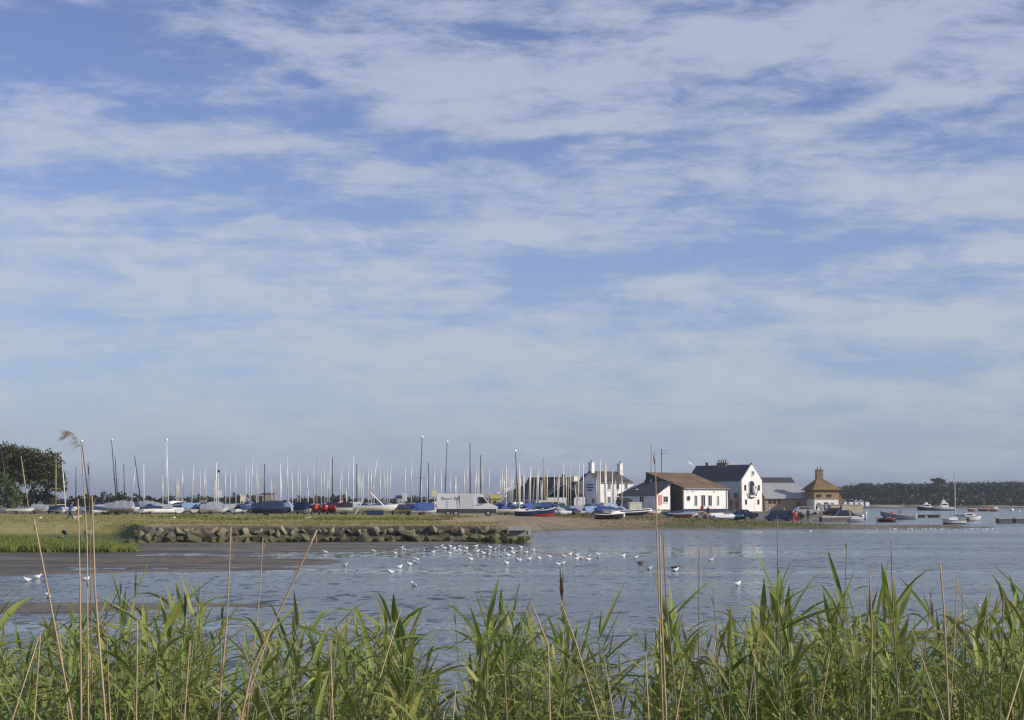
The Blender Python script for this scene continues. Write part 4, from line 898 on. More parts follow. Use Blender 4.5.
# --- small things on the quay
o, k = bld('stone_wall', 'long pale sandstone wall running along the quay edge', 'wall', 822, 300, 4)
part('wall', MB().box((4.0, .3, .75), (8.2, .5, 1.5)), STONE, o); part('coping', MB().box((4.0, .3, 1.56), (8.4, .65, .12)), CONC, o)
o, k = bld('quay_wall', 'low dark quay wall at the water edge beyond the parked cars', 'wall', 815, 238, 38)
part('face', MB().box((6, .2, -.1), (9, .6, 1.6)), mat('wet_dark_stone', (.06, .055, .05), .7, .2, 2), o); part('kerb', MB().box((6, .25, .78), (9, .7, .16)), CONC, o)
o, k = bld('cream_hut', 'small cream box hut with one dark hatch before the low white building', 'hut', 630, 272, 6)
part('wall', MB().box((1.05, .9, .95), (2.15, 1.8, 1.9)), CREAM, o); part('lid', MB().box((1.05, .9, 1.96), (2.3, 1.95, .12)), WHITE2, o); part('hatch', MB().box((1.4, -.03, .65), (.4, .08, .45)), RUBBER, o)
o, k = bld('dark_shed', 'dark blue-black shed behind the cream hut', 'shed', 620.5, 285, 20)
part('wall', MB().box((1.2, 1, 1.1), (2.4, 2, 2.2)), gel('navy'), o); gable_roof(o, 0, 2.4, 0, 2, 2.2, 2.7, RUBBER, .1)
# left side buildings
o, k = bld('flat_roofed_building', 'brown boarded flat-roofed building behind the boat park', 'building', 263, 400, 10)
part('wall', MB().box((1.5, 2, 1.9), (3.2, 4, 3.8)), mat('grey_brown_wall', (.26, .21, .17), .8, .1, 1), o); part('dark_wing', MB().box((-2.1, 2.2, 1.6), (3.8, 3.4, 3.2)), BROWNW, o)
part('roof', MB().box((1.5, 2, 3.9), (3.6, 4.4, .2)), SLATE, o); part('wing_roof', MB().slab([(-4.2, .2, 3.2), (-.13, .2, 3.75), (-.13, 4.2, 3.75), (-4.2, 4.2, 3.2)], .2), SLATE, o); window(o, -2.2, .5, 1.7, 1.4, .8)
o, k = bld('grey_cabin', 'small blue-grey cabin behind the boats, left of the van', 'cabin', 397, 330, 10)
part('wall', MB().box((.8, .8, 1.3), (1.6, 1.6, 2.6)), gel('grey'), o); gable_roof(o, 0, 1.6, 0, 1.6, 2.6, 3.1, gel('dark blue'), .1); window(o, .8, 0, 1.6, .6, .6)
o, k = bld('white_box_sign', 'white box on a post above the boats, beside the grey cabin', 'sign', 404.6, 250, 0)
part('board', MB().box((0, 0, 2.5), (.75, .15, 1.3)), WHITE2, o); part('post', MB().tube([(0, .1, 0), (0, .1, 3)], .06, 6), STEEL, o)
o, k = bld('white_sign', 'square white notice board hanging on a mast behind the van rear', 'sign', 434.3, 200, 0)
part('board', MB().box((0, 0, 2.9), (.62, .1, .8)), CREAM, o); part('post', MB().tube([(0, .1, 0), (0, .1, 3.2)], .05, 6), STEEL, o)
o, k = bld('stone_pillar', 'brown stone pillar-like kiosk with dark cap among the boats, left of the beacon', 'kiosk', 203, 260, 14)
part('wall', MB().box((0, .6, 1.1), (1.0, 1.0, 2.2)), mat('brown_stone', (.3, .23, .17), .9, .2, 1), o); part('cap', MB().box((0, .6, 2.35), (1.3, 1.3, .3)), SLATE, o); part('opening', MB().box((0, .08, 1.2), (.45, .06, .9)), RUBBER, o)
o, k = bld('beacon', 'dark beacon post with round lamp above a white square daymark', 'beacon', 218.3, 300, 0)
tp = at(218.2, 471, 300).z - o.location.z; wb0 = at(218.2, 494, 300).z - o.location.z
part('post', MB().tube([(0, 0, 0), (0, 0, tp)], .11, 8), DARKM, o); part('daymark', MB().box((.1, -.15, wb0), (1.15, .2, 1.35)), WHITE2, o); part('lamp', MB().ball((0, 0, tp), .27), RUBBER, o)
part('base_tank', MB().tube([(0, 0, 0), (0, 0, wb0 - .9)], .5, 10), gel('navy'), o)
o, k = bld('cream_shelter', 'upright cream canvas shelter with striped front among blue-covered boats', 'shelter', 245.5, 262, 8)
part('frame', MB().loft([[(-.95, y, .0), (.95, y, 0), (.95, y, 1.2), (.3, y, 2.5), (-.9, y, 3.1)] for y in (.1, 1.5)], True), CREAM, o)
for q in range(3): part('stripe', MB().box((-.5 + q * .5, .06, 1.0), (.14, .05, 1.7)), BROWNW, o)
o, k = bld('yellow_hut', 'mustard yellow hut with dark hipped roof glimpsed past the van bonnet', 'hut', 492, 300, 12)
part('wall', MB().box((1, 1, 1.25), (2.4, 2, 2.5)), mat('mustard_boards', (.45, .36, .12), .8), o); gable_roof(o, -.2, 2.2, 0, 2, 2.5, 3.2, mat('mustard_roof', (.36, .3, .1), .8), .2); window(o, .6, 0, 1.7, .6, .6, frame=gel('brown'))
# beach huts across the run
for i, px in enumerate([844, 850.5, 856, 861, 866.5]):
    Yh = 640; b = ground(px, Yh); b.z = 1.0
    o = thing('beach_hut', f'tiny white beach hut on the sandbank across the run, {nth(i + 1)} from the hip-roofed house', 'beach hut', b, R(10), 'white beach huts across the run')
    part('wall', MB().box((0, 0, .9), (1.7, 2, 1.8)), WHITE, o)
    gable_roof(o, -.85, .85, -1, 1, 1.8, 2.7, (WHITE2, SLATE, WHITE2)[i % 3], .1, 'y', .08)
bk = LandBank = None

# ------------------------------------------------------------------ boats
CACHE = {}
def cached(key, fn):
    if key not in CACHE: CACHE[key] = fn()
    return CACHE[key]
def hull_mb(Lh, B, D, rise=.25, full=.6, deck=True, z0=0.0, transom=.75):
    """a boat hull: stern at -L/2, bow at +L/2; keel at z0"""
    secs = []; n = 12
    for i in range(n + 1):
        t = i / n
        b = B / 2 * ((transom + (1 - transom) * math.sin(min(1, t / .45) * PI / 2)) if t < .45 else max(.02, (1 - ((t - .45) / .55) ** 2.2) ** full))
        zk = z0 + (D * .75 * max(0, (t - .8) / .2) ** 2); zs = z0 + D + rise * D * (t - .3) ** 2 * 1.4; x = (t - .5) * Lh + (.06 * Lh * 0)
        xs = x + (.05 * Lh * max(0, t - .8) * 5 * .5)
        secs.append([(xs, b, zs), (x, b * .93, z0 + D * .5 + zk * .3), (x, b * .6, z0 + D * .12 + (zk - z0)), (x, 0, zk), (x, -b * .6, z0 + D * .12 + (zk - z0)), (x, -b * .93, z0 + D * .5 + zk * .3), (xs, -b, zs)])
    mb = MB(); mb.loft(secs, False, False); o = 0
    mb.add([secs[0][k] for k in range(7)], [tuple(range(7))])
    if deck:
        dk = [[(s[0][0], s[0][1] * .96, s[0][2] - .02), (s[0][0], 0, s[0][2] + .03), (s[6][0], s[6][1] * .96, s[6][2] - .02)] for s in secs]; mb.loft(dk, False, False)
    return mb, secs
def cover_mb(secs, h, back=.0, front=.9, sag=.08):
    mb = MB(); out = []; n = len(secs)
    for i, s in enumerate(secs):
        t = i / (n - 1)
        if t < back or t > front: continue
        hh = h * (1 - abs((t - .5) * 1.5) ** 2.5 * .8) + random.uniform(-sag, sag) * h
        a, b = s[0], s[6]; x = a[0]
        out.append([(x, a[1] * 1.06, a[2] - .12), (x, a[1] * 1.04, a[2] + .06), (x, a[1] * .45, a[2] + hh * .62), (x, 0, a[2] + hh), (x, b[1] * .45, b[2] + hh * .62), (x, b[1] * 1.04, b[2] + .06), (x, b[1] * 1.06, b[2] - .12)])
    mb.loft(out, False, True); return mb
def trolley_mb(Lh, B):
    mb = MB()
    for s in (-1, 1): mb.tube([(-Lh * .2, s * B * .28, .26), (Lh * .48, s * .05, .22)], .03, 5)
    mb.tube([(-Lh * .12, -B * .42, .22), (-Lh * .12, B * .42, .22)], .035, 5); return mb
def wheel(parent, x, y, r=.22, w=.09, name='wheel'):
    def f():
        me = MB().tube([(0, -w / 2, 0), (0, w / 2, 0)], r, 12).mesh('wheel', RUBBER); return me
    o = link(name, cached(('wheel', r, w), f), parent, (x, y, r)); return o
BOATS = []
def mast_part(o, b, yaw, Y, top, colour, foot, thick=.075, spreader=False, flt=False):
    inv = Matrix.Rotation(-yaw, 3, 'Z'); tp = inv @ (at(top[0], top[1], Y) - b); f_ = Vector(foot)
    m = part('mast', MB().tube([f_, f_.lerp(tp, .5), tp], [thick, thick * .9, thick * .6], 6), MASTM[colour], o, True)
    if spreader:
        q = f_.lerp(tp, .42); part('spreader', MB().tube([q + Vector((0, -.7, 0)), q + Vector((0, .7, 0))], .025, 5), MASTM[colour], m)
    if flt: part('masthead_float', MB().ball(tp, (.22, .18, .22), 8, 6), WHITE2, m)
    return m
def dinghy(px, Y, ytop, pxtop, hc='white', cc='blue', mc='silver', yaw=0.3, Lh=4.4, thick=.075, spreader=False, boom=True, z=None):
    b = ground(px, Y)
    if z is not None: b.z = z
    if mc: b = b - Matrix.Rotation(yaw, 3, 'Z') @ Vector((Lh * .12, 0, 0))
    B = 1.3 if Lh < 4.5 else 1.7; D = .45 if Lh < 4.5 else .62
    o = thing('sailing_dinghy', '', 'dinghy', b, yaw)
    hm, secs = cached(('hull', Lh), lambda: hull_mb(Lh, B, D, .3, .6, True, .27))
    me = cached(('hullm', Lh, hc), lambda: hm.mesh('hull', gel(hc), True)); link('hull', me, o)
    if cc:
        k = random.randrange(3); me = cached(('cover', Lh, cc, k), lambda: cover_mb(secs, .4 + .28 * k, (0, .3, 0)[k], (1, 1, .9)[k]).mesh('boat_cover', cloth(cc), False)); link('boat_cover', me, o)
    if mc:
        mast_part(o, b, yaw, Y, (pxtop, ytop), mc, (Lh * .12, 0, .6), thick, spreader)
        if boom: part('boom', MB().tube([(Lh * .1, 0, 1.35), (-Lh * .42, 0, 1.25)], .04, 5), MASTM[mc], o)
    t = link('trolley', cached(('trolley', Lh), lambda: trolley_mb(Lh, B).mesh('trolley', STEEL)), o)
    for s in (-1, 1): wheel(t, -Lh * .12, s * B * .44)
    BOATS.append([px, o, dict(h=hc, c=cc, m=mc, top=ytop, kind='dinghy', n=0 if not mc else 1)]); return o
def catamaran(px, Y, ytop, pxtop, hc='white', tc='grey', mc='black', yaw=0.3, Lh=5.2, thick=.085, flt=True):
    b = ground(px, Y) - Matrix.Rotation(yaw, 3, 'Z') @ Vector((.9, 0, 0)); o = thing('catamaran', '', 'catamaran', b, yaw)
    for s in (-1, 1):
        me = cached(('cath', Lh, hc, s), lambda: hull_mb(Lh, .42, .5, .5, .6, True, .2, .5)[0].mesh('hull', gel(hc), True)); h_ = link('hull', me, o, (0, s * 1.1, 0))
    part('crossbeam', MB().tube([(.9, -1.1, .78), (.9, 1.1, .78)], .06, 6), DARKM, o); part('crossbeam', MB().tube([(-1.6, -1.1, .78), (-1.6, 1.1, .78)], .06, 6), DARKM, o)
    part('trampoline', MB().box((-.35, 0, .76), (2.4, 2.0, .03)), cloth(tc), o)
    if mc: mast_part(o, b, yaw, Y, (pxtop, ytop), mc, (.9, 0, .8), thick, True, flt)
    BOATS.append([px, o, dict(h=hc, c=tc, m=mc, top=ytop, kind='catamaran', n=1, f=flt)]); return o
rb_ = random.Random(3)
# tall rigs read off the photograph: foot x, distance, tip x, tip y, hull, cover, mast, type, yaw, spreader
RIGS = [
 (9, 232, 1, 443, 'white', 'grey', 'black', 'c', .4, 1), (29, 222, 21, 456, 'cream', 'grey', 'tan', 'd', .2, 0), (56, 220, 56, 459, 'white', 'navy', 'tan', 'd', .1, 1), (66, 224, 62.5, 466, 'white', None, 'white', 'd', .5, 0),
 (76, 250, 76, 467, 'navy', 'navy', 'black', 'd', -.3, 0), (90, 235, 81.5, 441, 'white', 'navy', 'black', 'c', .5, 0), (117, 230, 111.5, 440, 'white', 'blue', 'black', 'c', .3, 0), (118.5, 262, 115, 457, 'white', 'navy', 'black', 'd', -.6, 0),
 (125, 268, 123.7, 464, 'grey', 'navy', 'black', 'd', .2, 0), (131, 245, 135.5, 467, 'white', 'grey', 'silver', 'd', .7, 0), (142, 250, 134.5, 456, 'white', 'navy', 'black', 'd', -.3, 0), (144, 236, 143.7, 464, 'navy', 'navy', 'white', 'd', .2, 0),
 (163, 240, 162.5, 475, 'white', 'grey', 'silver', 'd', .5, 0), (168.5, 214, 166.5, 440, 'white', None, 'white', 'c', .2, 0), (166, 262, 165.8, 448, 'white', 'navy', 'silver', 'd', -.5, 0), (191.5, 222, 193.7, 464, 'white', 'pale blue', 'silver', 'd', .9, 0),
 (200, 280, 200.2, 472, 'white', 'navy', 'silver', 'd', .2, 0), (216.4, 240, 216.4, 462, 'teal', 'grey', 'white', 'd', .3, 0), (226, 232, 224.7, 465, 'grey', 'grey', 'silver', 'd', -.4, 0), (229.5, 250, 230.7, 472, 'white', 'teal', 'silver', 'd', .3, 0), (236, 256, 235.5, 470, 'white', 'blue', 'silver', 'd', .2, 0),
 (250, 222, 253, 456, 'yellow', 'blue', 'silver', 'd', .15, 0), (249.3, 262, 249, 467, 'white', 'blue', 'silver', 'd', .5, 0), (258, 270, 258, 474, 'white', 'grey', 'silver', 'd', .3, 0), (264.5, 232, 264.5, 464, 'navy', 'blue', 'black', 'd', .2, 0),
 (272, 236, 271.5, 478, 'blue', 'blue', 'silver', 'd', 0, 0), (280.5, 240, 280.5, 463, 'white', 'navy', 'white', 'd', .4, 0), (288, 226, 287.3, 456, 'white', 'pale blue', 'silver', 'd', .9, 0), (297.5, 236, 298, 464, 'navy', 'blue', 'silver', 'd', .1, 0), (308, 246, 308, 487, 'navy', 'navy', 'silver', 'd', -.3, 0),
 (314, 268, 313.6, 457, 'white', 'navy', 'silver', 'd', .3, 0), (317, 280, 317, 460, 'white', 'navy', 'tan', 'd', .3, 0), (321.4, 270, 321, 468, 'white', 'navy', 'silver', 'd', .7, 0), (327, 276, 327, 473, 'white', 'teal', 'silver', 'd', .3, 0), (329, 262, 330.3, 458, 'white', 'navy', 'silver', 'd', .2, 0), (332.3, 268, 332.5, 457, 'navy', 'grey', 'black', 'd', .2, 0),
 (346.4, 232, 346.4, 487, 'white', 'grey', 'silver', 'd', .6, 0), (347.5, 254, 348.3, 464, 'navy', 'navy', 'silver', 'd', .1, 0), (353.2, 230, 353.6, 456, 'white', 'grey', 'white', 'd', .4, 0), (357, 258, 356.6, 464, 'navy', 'blue', 'black', 'd', .2, 0), (358, 240, 357.8, 466, 'white', 'grey', 'silver', 'd', -.3, 0), (361.8, 246, 360.4, 472, 'blue', 'blue', 'silver', 'd', .3, 0),
 (368.3, 262, 368.4, 464, 'white', 'navy', 'silver', 'd', .3, 0), (371.3, 270, 371.3, 465, 'white', 'blue', 'silver', 'd', .1, 0), (370.3, 236, 377.6, 454, 'white', None, 'silver', 'd', -.2, 1), (380, 250, 380.3, 470, 'white', 'grey', 'silver', 'd', .4, 0), (388.5, 240, 391.2, 466, 'white', None, 'silver', 'd', .2, 0),
 (404, 226, 405.5, 467, 'navy', 'blue', 'silver', 'd', .5, 0), (411.5, 250, 411.5, 456, 'white', 'navy', 'silver', 'd', .2, 0), (419.5, 230, 422.2, 437, 'yellow', 'navy', 'black', 'c', .2, 0), (421.5, 255, 421.5, 478, 'white', 'blue', 'silver', 'd', .5, 0), (427, 262, 427.3, 475, 'white', 'grey', 'silver', 'd', .5, 0), (428.3, 240, 428.7, 463, 'white', 'blue', 'black', 'd', -.4, 0), (434.2, 236, 434.6, 466, 'white', 'grey', 'silver', 'd', .4, 0),
 (444.5, 240, 447.2, 442, 'white', 'navy', 'black', 'c', .2, 0), (450, 262, 450, 472, 'white', 'navy', 'silver', 'd', .4, 0), (455, 268, 455.2, 478, 'white', 'blue', 'silver', 'd', .2, 0), (464.5, 250, 464.5, 467, 'white', 'blue', 'silver', 'd', .6, 0), (467.5, 262, 467.6, 457, 'white', 'grey', 'silver', 'd', .2, 0), (470.3, 240, 470, 443, 'white', 'navy', 'black', 'd', .2, 0), (474.5, 270, 476, 472, 'white', 'teal', 'silver', 'd', .2, 0), (478.6, 260, 478.5, 470, 'white', 'grey', 'silver', 'd', .2, 0),
 (480.8, 250, 480.6, 455, 'white', 'navy', 'black', 'd', .7, 0), (482.6, 262, 482.6, 465, 'white', 'blue', 'silver', 'd', .4, 0), (488, 240, 489.4, 467, 'white', 'blue', 'silver', 'd', .4, 0), (500.4, 250, 500.5, 473, 'white', 'blue', 'silver', 'd', .2, 0), (503.8, 262, 504, 471, 'white', 'grey', 'silver', 'd', .4, 0), (506.2, 214, 506.4, 466, 'white', 'blue', 'white', 'd', .2, 0), (510.6, 244, 510.8, 473, 'navy', 'blue', 'silver', 'd', .2, 0),
 (518.3, 238, 515.4, 451, 'white', 'navy', 'black', 'c', .4, 0), (519.4, 212, 519.5, 463, 'white', None, 'white', 'd', .2, 0), (523.6, 240, 523.6, 468, 'white', 'pale blue', 'silver', 'd', .3, 0), (528.2, 246, 530.6, 465, 'white', 'blue', 'silver', 'd', .1, 0), (532.3, 240, 534.6, 474, 'blue', 'blue', 'tan', 'd', .4, 0), (537.5, 238, 539, 468, 'white', 'blue', 'silver', 'd', .3, 0), (541.3, 246, 540.8, 480, 'blue', 'blue', 'silver', 'd', .3, 0),
 (544.8, 236, 543.6, 458, 'white', 'blue', 'tan', 'd', .2, 0), (547.2, 244, 547.4, 467, 'white', 'teal', 'silver', 'd', .2, 0), (556.8, 234, 558.2, 476, 'white', 'navy', 'silver', 'd', .6, 0), (563.5, 232, 563.6, 463, 'white', 'teal', 'white', 'd', .3, 0), (568, 240, 568.2, 476, 'white', 'navy', 'tan', 'd', .1, 0), (570.6, 250, 570.6, 463, 'white', 'blue', 'silver', 'd', .4, 0), (578, 242, 574.6, 485, 'white', 'pale blue', 'silver', 'd', .4, 0),
 (583.3, 232, 583.3, 463, 'white', 'pale blue', 'white', 'd', .2, 0), (596.6, 240, 596.6, 477, 'white', 'blue', 'silver', 'd', .4, 0), (599.4, 234, 600.3, 460, 'navy', 'blue', 'white', 'd', .3, 0), (605, 252, 605, 466, 'white', 'grey', 'silver', 'd', .4, 0), (612.3, 246, 612.3, 468, 'white', 'grey', 'silver', 'd', .2, 0), (621.8, 250, 621.8, 470, 'white', 'pale blue', 'silver', 'd', .2, 0),
]
for q in range(62):
    px = rb_.choice([rb_.uniform(120, 300), rb_.uniform(300, 430), rb_.uniform(430, 625), rb_.uniform(500, 625)])
    RIGS.append((px, rb_.uniform(258, 292), px + rb_.gauss(0, .8), rb_.uniform(463, 482), rb_.choice(['white', 'white', 'cream', 'grey', 'navy']), rb_.choice(['grey', 'white', 'pale blue', 'blue', None, None]), rb_.choice(['silver', 'silver', 'white', 'tan']), 'd', .3, 0))
for (px, Y, pt, yt, hc, cc, mc, ty, yaw, spr) in RIGS:
    yaw = rb_.choice([.3, .8, 1.2, 1.5, 1.9, 2.3, 2.8, -.7, -1.2, -1.6]) + rb_.uniform(-.25, .25)
    th = .10 if mc in ('white', 'black') and yt < 460 else .092
    if hc in ('navy', 'blue') and rb_.random() < .45: hc = 'white'
    if cc in ('navy', 'blue') and rb_.random() < .35: cc = rb_.choice(['grey', 'pale blue', 'navy', 'black', None])
    (catamaran(px, Y, yt, pt, hc, cc or 'grey', mc, yaw) if ty == 'c' else dinghy(px, Y, yt, pt, hc, cc, mc, yaw, 3.9 if rb_.random() < .7 else 4.8, th, bool(spr)))
# covered hulls without their own mast, nearer the grass
for (px, Y, hc, cc, yaw, Lh) in [(20, 212, 'white', None, .1, 4.4), (36, 216, 'cream', 'grey', 0, 5.2), (62, 206, 'white', 'pale blue', .2, 5.2), (100, 208, 'white', None, .9, 4.4), (122, 206, 'white', 'grey', .1, 4.4), (133, 212, 'white', 'navy', .3, 4.4), (148, 206, 'white', None, .4, 4.4), (180, 204, 'white', None, .1, 5.2), (196, 210, 'white', None, .1, 4.4), (214, 208, 'white', 'grey', .2, 5.2), (228, 210, 'teal', 'grey', .3, 5.2),
        (240, 206, 'navy', 'blue', .2, 4.4), (262, 206, 'navy', 'blue', .1, 5.2), (271, 196, 'navy', 'blue', 0, 5.2), (300, 208, 'navy', 'navy', .3, 4.4), (308, 204, 'blue', 'navy', .1, 4.4), (341, 222, 'white', 'pink', 1.4, 4.4), (350, 204, 'white', 'teal', .2, 4.4), (362, 206, 'navy', 'blue', .3, 5.2), (398, 206, 'white', None, -.12, 5.2), (412, 204, 'yellow', 'navy', .1, 4.4), (425, 202, 'white', 'blue', .3, 4.4), (502, 208, 'white', 'blue', .4, 4.4), (512, 206, 'white', 'teal', .2, 4.4),
        (529, 214, 'blue', 'blue', .2, 5.2), (541, 215, 'navy', 'blue', 0, 5.2), (552, 216, 'blue', 'pale blue', .3, 4.4), (566, 214, 'white', 'teal', .2, 4.4), (574, 218, 'white', 'blue', .1, 4.4), (588, 216, 'white', 'pale blue', .3, 5.2), (601, 216, 'navy', 'blue', -.3, 4.4), (610, 218, 'white', 'pale blue', .2, 4.4), (620, 220, 'white', 'navy', -.4, 4.4)]:
    if hc in ('navy', 'blue') and rb_.random() < .5: hc = rb_.choice(['white', 'white', 'cream', 'grey'])
    if cc == 'teal' or (cc in ('blue', 'pale blue') and rb_.random() < .3): cc = rb_.choice(['grey', 'navy', None])
    dinghy(px, Y, None, None, hc, cc, None, (yaw if rb_.random() < .35 else rb_.choice([.9, 1.3, 1.7, 2.2, -.9, -1.4])) + rb_.uniform(-.2, .2), 3.7 if rb_.random() < .7 else 4.8)
for q in range(44):
    px = rb_.choice([rb_.uniform(85, 235), rb_.uniform(235, 430), rb_.uniform(500, 625)])
    dinghy(px, rb_.uniform(203, 250), None, None, rb_.choice(['white', 'white', 'cream', 'navy', 'brown', 'grey', 'white']), rb_.choice([None, 'navy', 'blue', 'black', 'grey', None, 'navy', 'green']), None, rb_.uniform(0, 6.3), 3.2)
LM = [(66, 'dark pine tree'), (218, 'white square daymark'), (323, 'red-covered boats'), (437, 'white van rear'), (497, 'white van bonnet'), (583, 'white house gable'), (660, 'black gable of the hall')]
def place(px, lst):
    """counted place of px among the sorted list, from the nearest landmark"""
    lm = min(LM, key=lambda t: abs(t[0] - px)); same = sorted([q for q in lst if (q - lm[0]) * (px - lm[0]) > 0 and abs(q - lm[0]) <= abs(px - lm[0]) + 1e-6], key=lambda q: abs(q - lm[0]))
    return nth(max(1, len(same))), ('right' if px > lm[0] else 'left'), lm[1]
for kd in ('dinghy', 'catamaran', 'low'):
    L_ = [b for b in BOATS if (b[2]['kind'] == kd and b[2]['n']) or (kd == 'low' and not b[2]['n'])]; xs = [b[0] for b in L_]
    for px, o, d in L_:
        n_, sd, lm = place(px, xs)
        if kd == 'low': o['label'] = f"mastless {d['h']} dinghy {'under ' + d['c'] + ' cover' if d['c'] else 'lying uncovered'}, {n_} such {sd} of the {lm}"; o['group'] = 'dinghies without masts in the boat park'
        elif kd == 'catamaran': o['label'] = f"beach catamaran, {'black' if d['m'] == 'black' else 'white'} mast with white masthead float, {n_} {sd} of the {lm}"; o['group'] = 'catamarans in the boat park'
        else: o['label'] = f"{d['h']} dinghy with {d['m']} mast, {n_} masted {sd} of the {lm}"; o['group'] = 'masted dinghies in the boat park'
# red covered boats, bow up side by side
for i, px in enumerate((315.3, 323.8, 331.8)):
    Y = 204; b = ground(px, Y); o = thing('covered_boat', f"bright red covered boat standing bow-on, {['leftmost and tallest', 'middle', 'rightmost'][i]} of the three", 'covered boat', b, R(-82 + i * 6), 'red-covered boats side by side')
    hm, secs = hull_mb(3.4, 1.0, .5, .4, .6, True, .28); link('hull', hm.mesh('hull', gel('maroon'), True), o)
    part('boat_cover', cover_mb(secs, .85 - .1 * i, 0, 1, .05), cloth('red'), o); part('strap', MB().box((.6, 0, 1.0 - .03 * i), (.08, .9, .62)), cloth('white' if i == 1 else 'orange'), o)
    t = link('trolley', cached(('trolley', 3.4), lambda: trolley_mb(3.4, 1.2).mesh('trolley', STEEL)), o)
    for s in (-1, 1): wheel(t, -.4, s * .5)
# white tent-like sail cover on the catamaran by the A frame
b = ground(375, 200); o = thing('beached_sloop', 'white hull propped with leaning spars beside the red-covered boats', 'sailing boat', b, R(8))
link('hull', hull_mb(5.8, 1.9, .75, .4, .6, True, .45)[0].mesh('hull', gel('white'), True), o); part('spar', MB().tube([(-2.6, -.9, .1), (-1.4, 0, 2.4)], .06, 6), ALU, o); part('spar', MB().tube([(-.6, 0, 2.9), (1.2, 0, 1.2)], .07, 6), ALU, o); part('cradle', MB().box((0, 0, .25), (2.2, 1.5, .45)), gel('navy'), o)

# ------------------------------------------------------------------ work and moored boats
def boat(name, label, cat, px, Y, yaw, Lh, B, D, hc, z=None, bottom=None, group=None, tilt=0, z0=-.15):
    b = ground(px, Y); b.z = (0 if z is None else b.z if z == 'g' else z)
    o = thing(name, label, cat, b, yaw, group); o.rotation_euler[0] = tilt
    hm, secs = hull_mb(Lh, B, D, .5, .6, True, z0); link('hull', hm.mesh('hull', gel(hc), True), o)
    if bottom:
        hb, _ = hull_mb(Lh * .985, B * 1.01, D * .48, .2, .6, False, z0 - .02); link('bottom_paint', hb.mesh('bottom_paint', gel(bottom), True), o)
    part('gunwale', MB().tube([Vector(s[0]) for s in secs], .05, 5).tube([Vector(s[6]) for s in secs], .05, 5), WHITE2 if hc != 'white' else gel('grey'), o)
    return o, secs
o, s_ = boat('fishing_boat', 'blue fishing boat with red bottom drawn up on the beach before the clubhouse', 'fishing boat', 541, 190, R(14), 3.5, 1.5, .85, 'dark blue', 'g', 'red', tilt=.1, z0=0)
part('wheelhouse', MB().loft([[(-.9, -.5, .85), (.1, -.5, .85), (-.1, -.45, 1.4), (-.9, -.45, 1.4)], [(-.9, .5, .85), (.1, .5, .85), (-.1, .45, 1.4), (-.9, .45, 1.4)]], True), gel('teal'), o)
part('window', MB().box((-.45, -.49, 1.18), (.6, .06, .25)), GLASS, o); part('net_pile', MB().ball((.9, 0, .95), (.6, .4, .25)), cloth('dark blue'), o)
o, s_ = boat('tender', 'small dark tender aground at the water edge beside the blue fishing boat', 'rowing boat', 526, 186, R(4), 2.8, 1.4, .6, 'navy', 'g', z0=0)
part('thwart', MB().box((0, 0, .6), (.3, 1.2, .06)), BROWNW, o)
o, s_ = boat('skiff', 'small white skiff beached alone on the sand below the white house', 'rowing boat', 609, 188, R(10), 3.6, 1.5, .6, 'black', 'g', z0=0)
part('bow_cover', MB().loft([[(.1, y, .5), (1.75, y * .5, .7), (1.2, y * .6, 1.0), (.2, y, .95)] for y in (-.7, .7)], True), gel('white'), o); part('outboard', MB().box((1.9, 0, .55), (.2, .3, .6)), WHITE2, o)
o, s_ = boat('workboat', 'long dark blue open boat with white band before the cream hut', 'workboat', 626, 212, R(6), 6.6, 2.0, .75, 'dark blue', 'g', z0=.1)
part('rubbing_band', MB().tube([Vector(s[6]) + Vector((0, -.04, -.28)) for s in s_], .08, 5), WHITE2, o); part('bow_cover', MB().box((2.3, 0, .9), (1.4, 1.1, .2)), cloth('green'), o)
for i, (px, Y, yaw, hc, cc, Lh) in enumerate([(643, 236, 8, 'pink', 'white', 3.8), (652, 240, 15, 'white', None, 3.6), (672, 236, 0, 'yellow', None, 4.2), (677, 224, 6, 'teal', 'navy', 4.0), (687, 224, 8, 'white', 'pale blue', 3.6), (684, 216, 5, 'orange', None, 3.6), (716, 226, 4, 'pink', 'white', 4.2), (724, 222, 8, 'pale blue', 'white', 4.0), (735, 226, -5, 'dark blue', 'teal', 5.0)]):
    o, s_ = boat('dinghy', f"{hc} small boat {'with ' + cc + ' cover' if cc else 'lying open'} on the quay, {nth(i + 1)} right of the cream hut", 'dinghy', px, Y, R(yaw + rb_.choice([-50, 40, 10, 60, -15])), Lh * .85, 1.4, .45, hc, 'g', group='small boats on the quay before the hall', z0=.1)
    if cc: part('boat_cover', cover_mb(s_, .35, 0, .95), cloth(cc), o)
    part('chock', MB().box((0, 0, .05), (.5, 1.2, .3)), BROWNW, o)
# arched pot frame / trailer
b = ground(700, 214); o = thing('trailer', 'grey boat trailer with hooped frame in front of the hall', 'trailer', b, R(4))
part('hoop', MB().tube([(1.15 * math.cos(R(a)), 0, .35 + .75 * math.sin(R(a))) for a in range(0, 181, 15)], .07, 6), STONE, o); part('bed', MB().box((0, .3, .35), (2.2, .8, .12)), STEEL, o); wheel(o, -.6, -.15, .3); wheel(o, .6, -.15, .3)
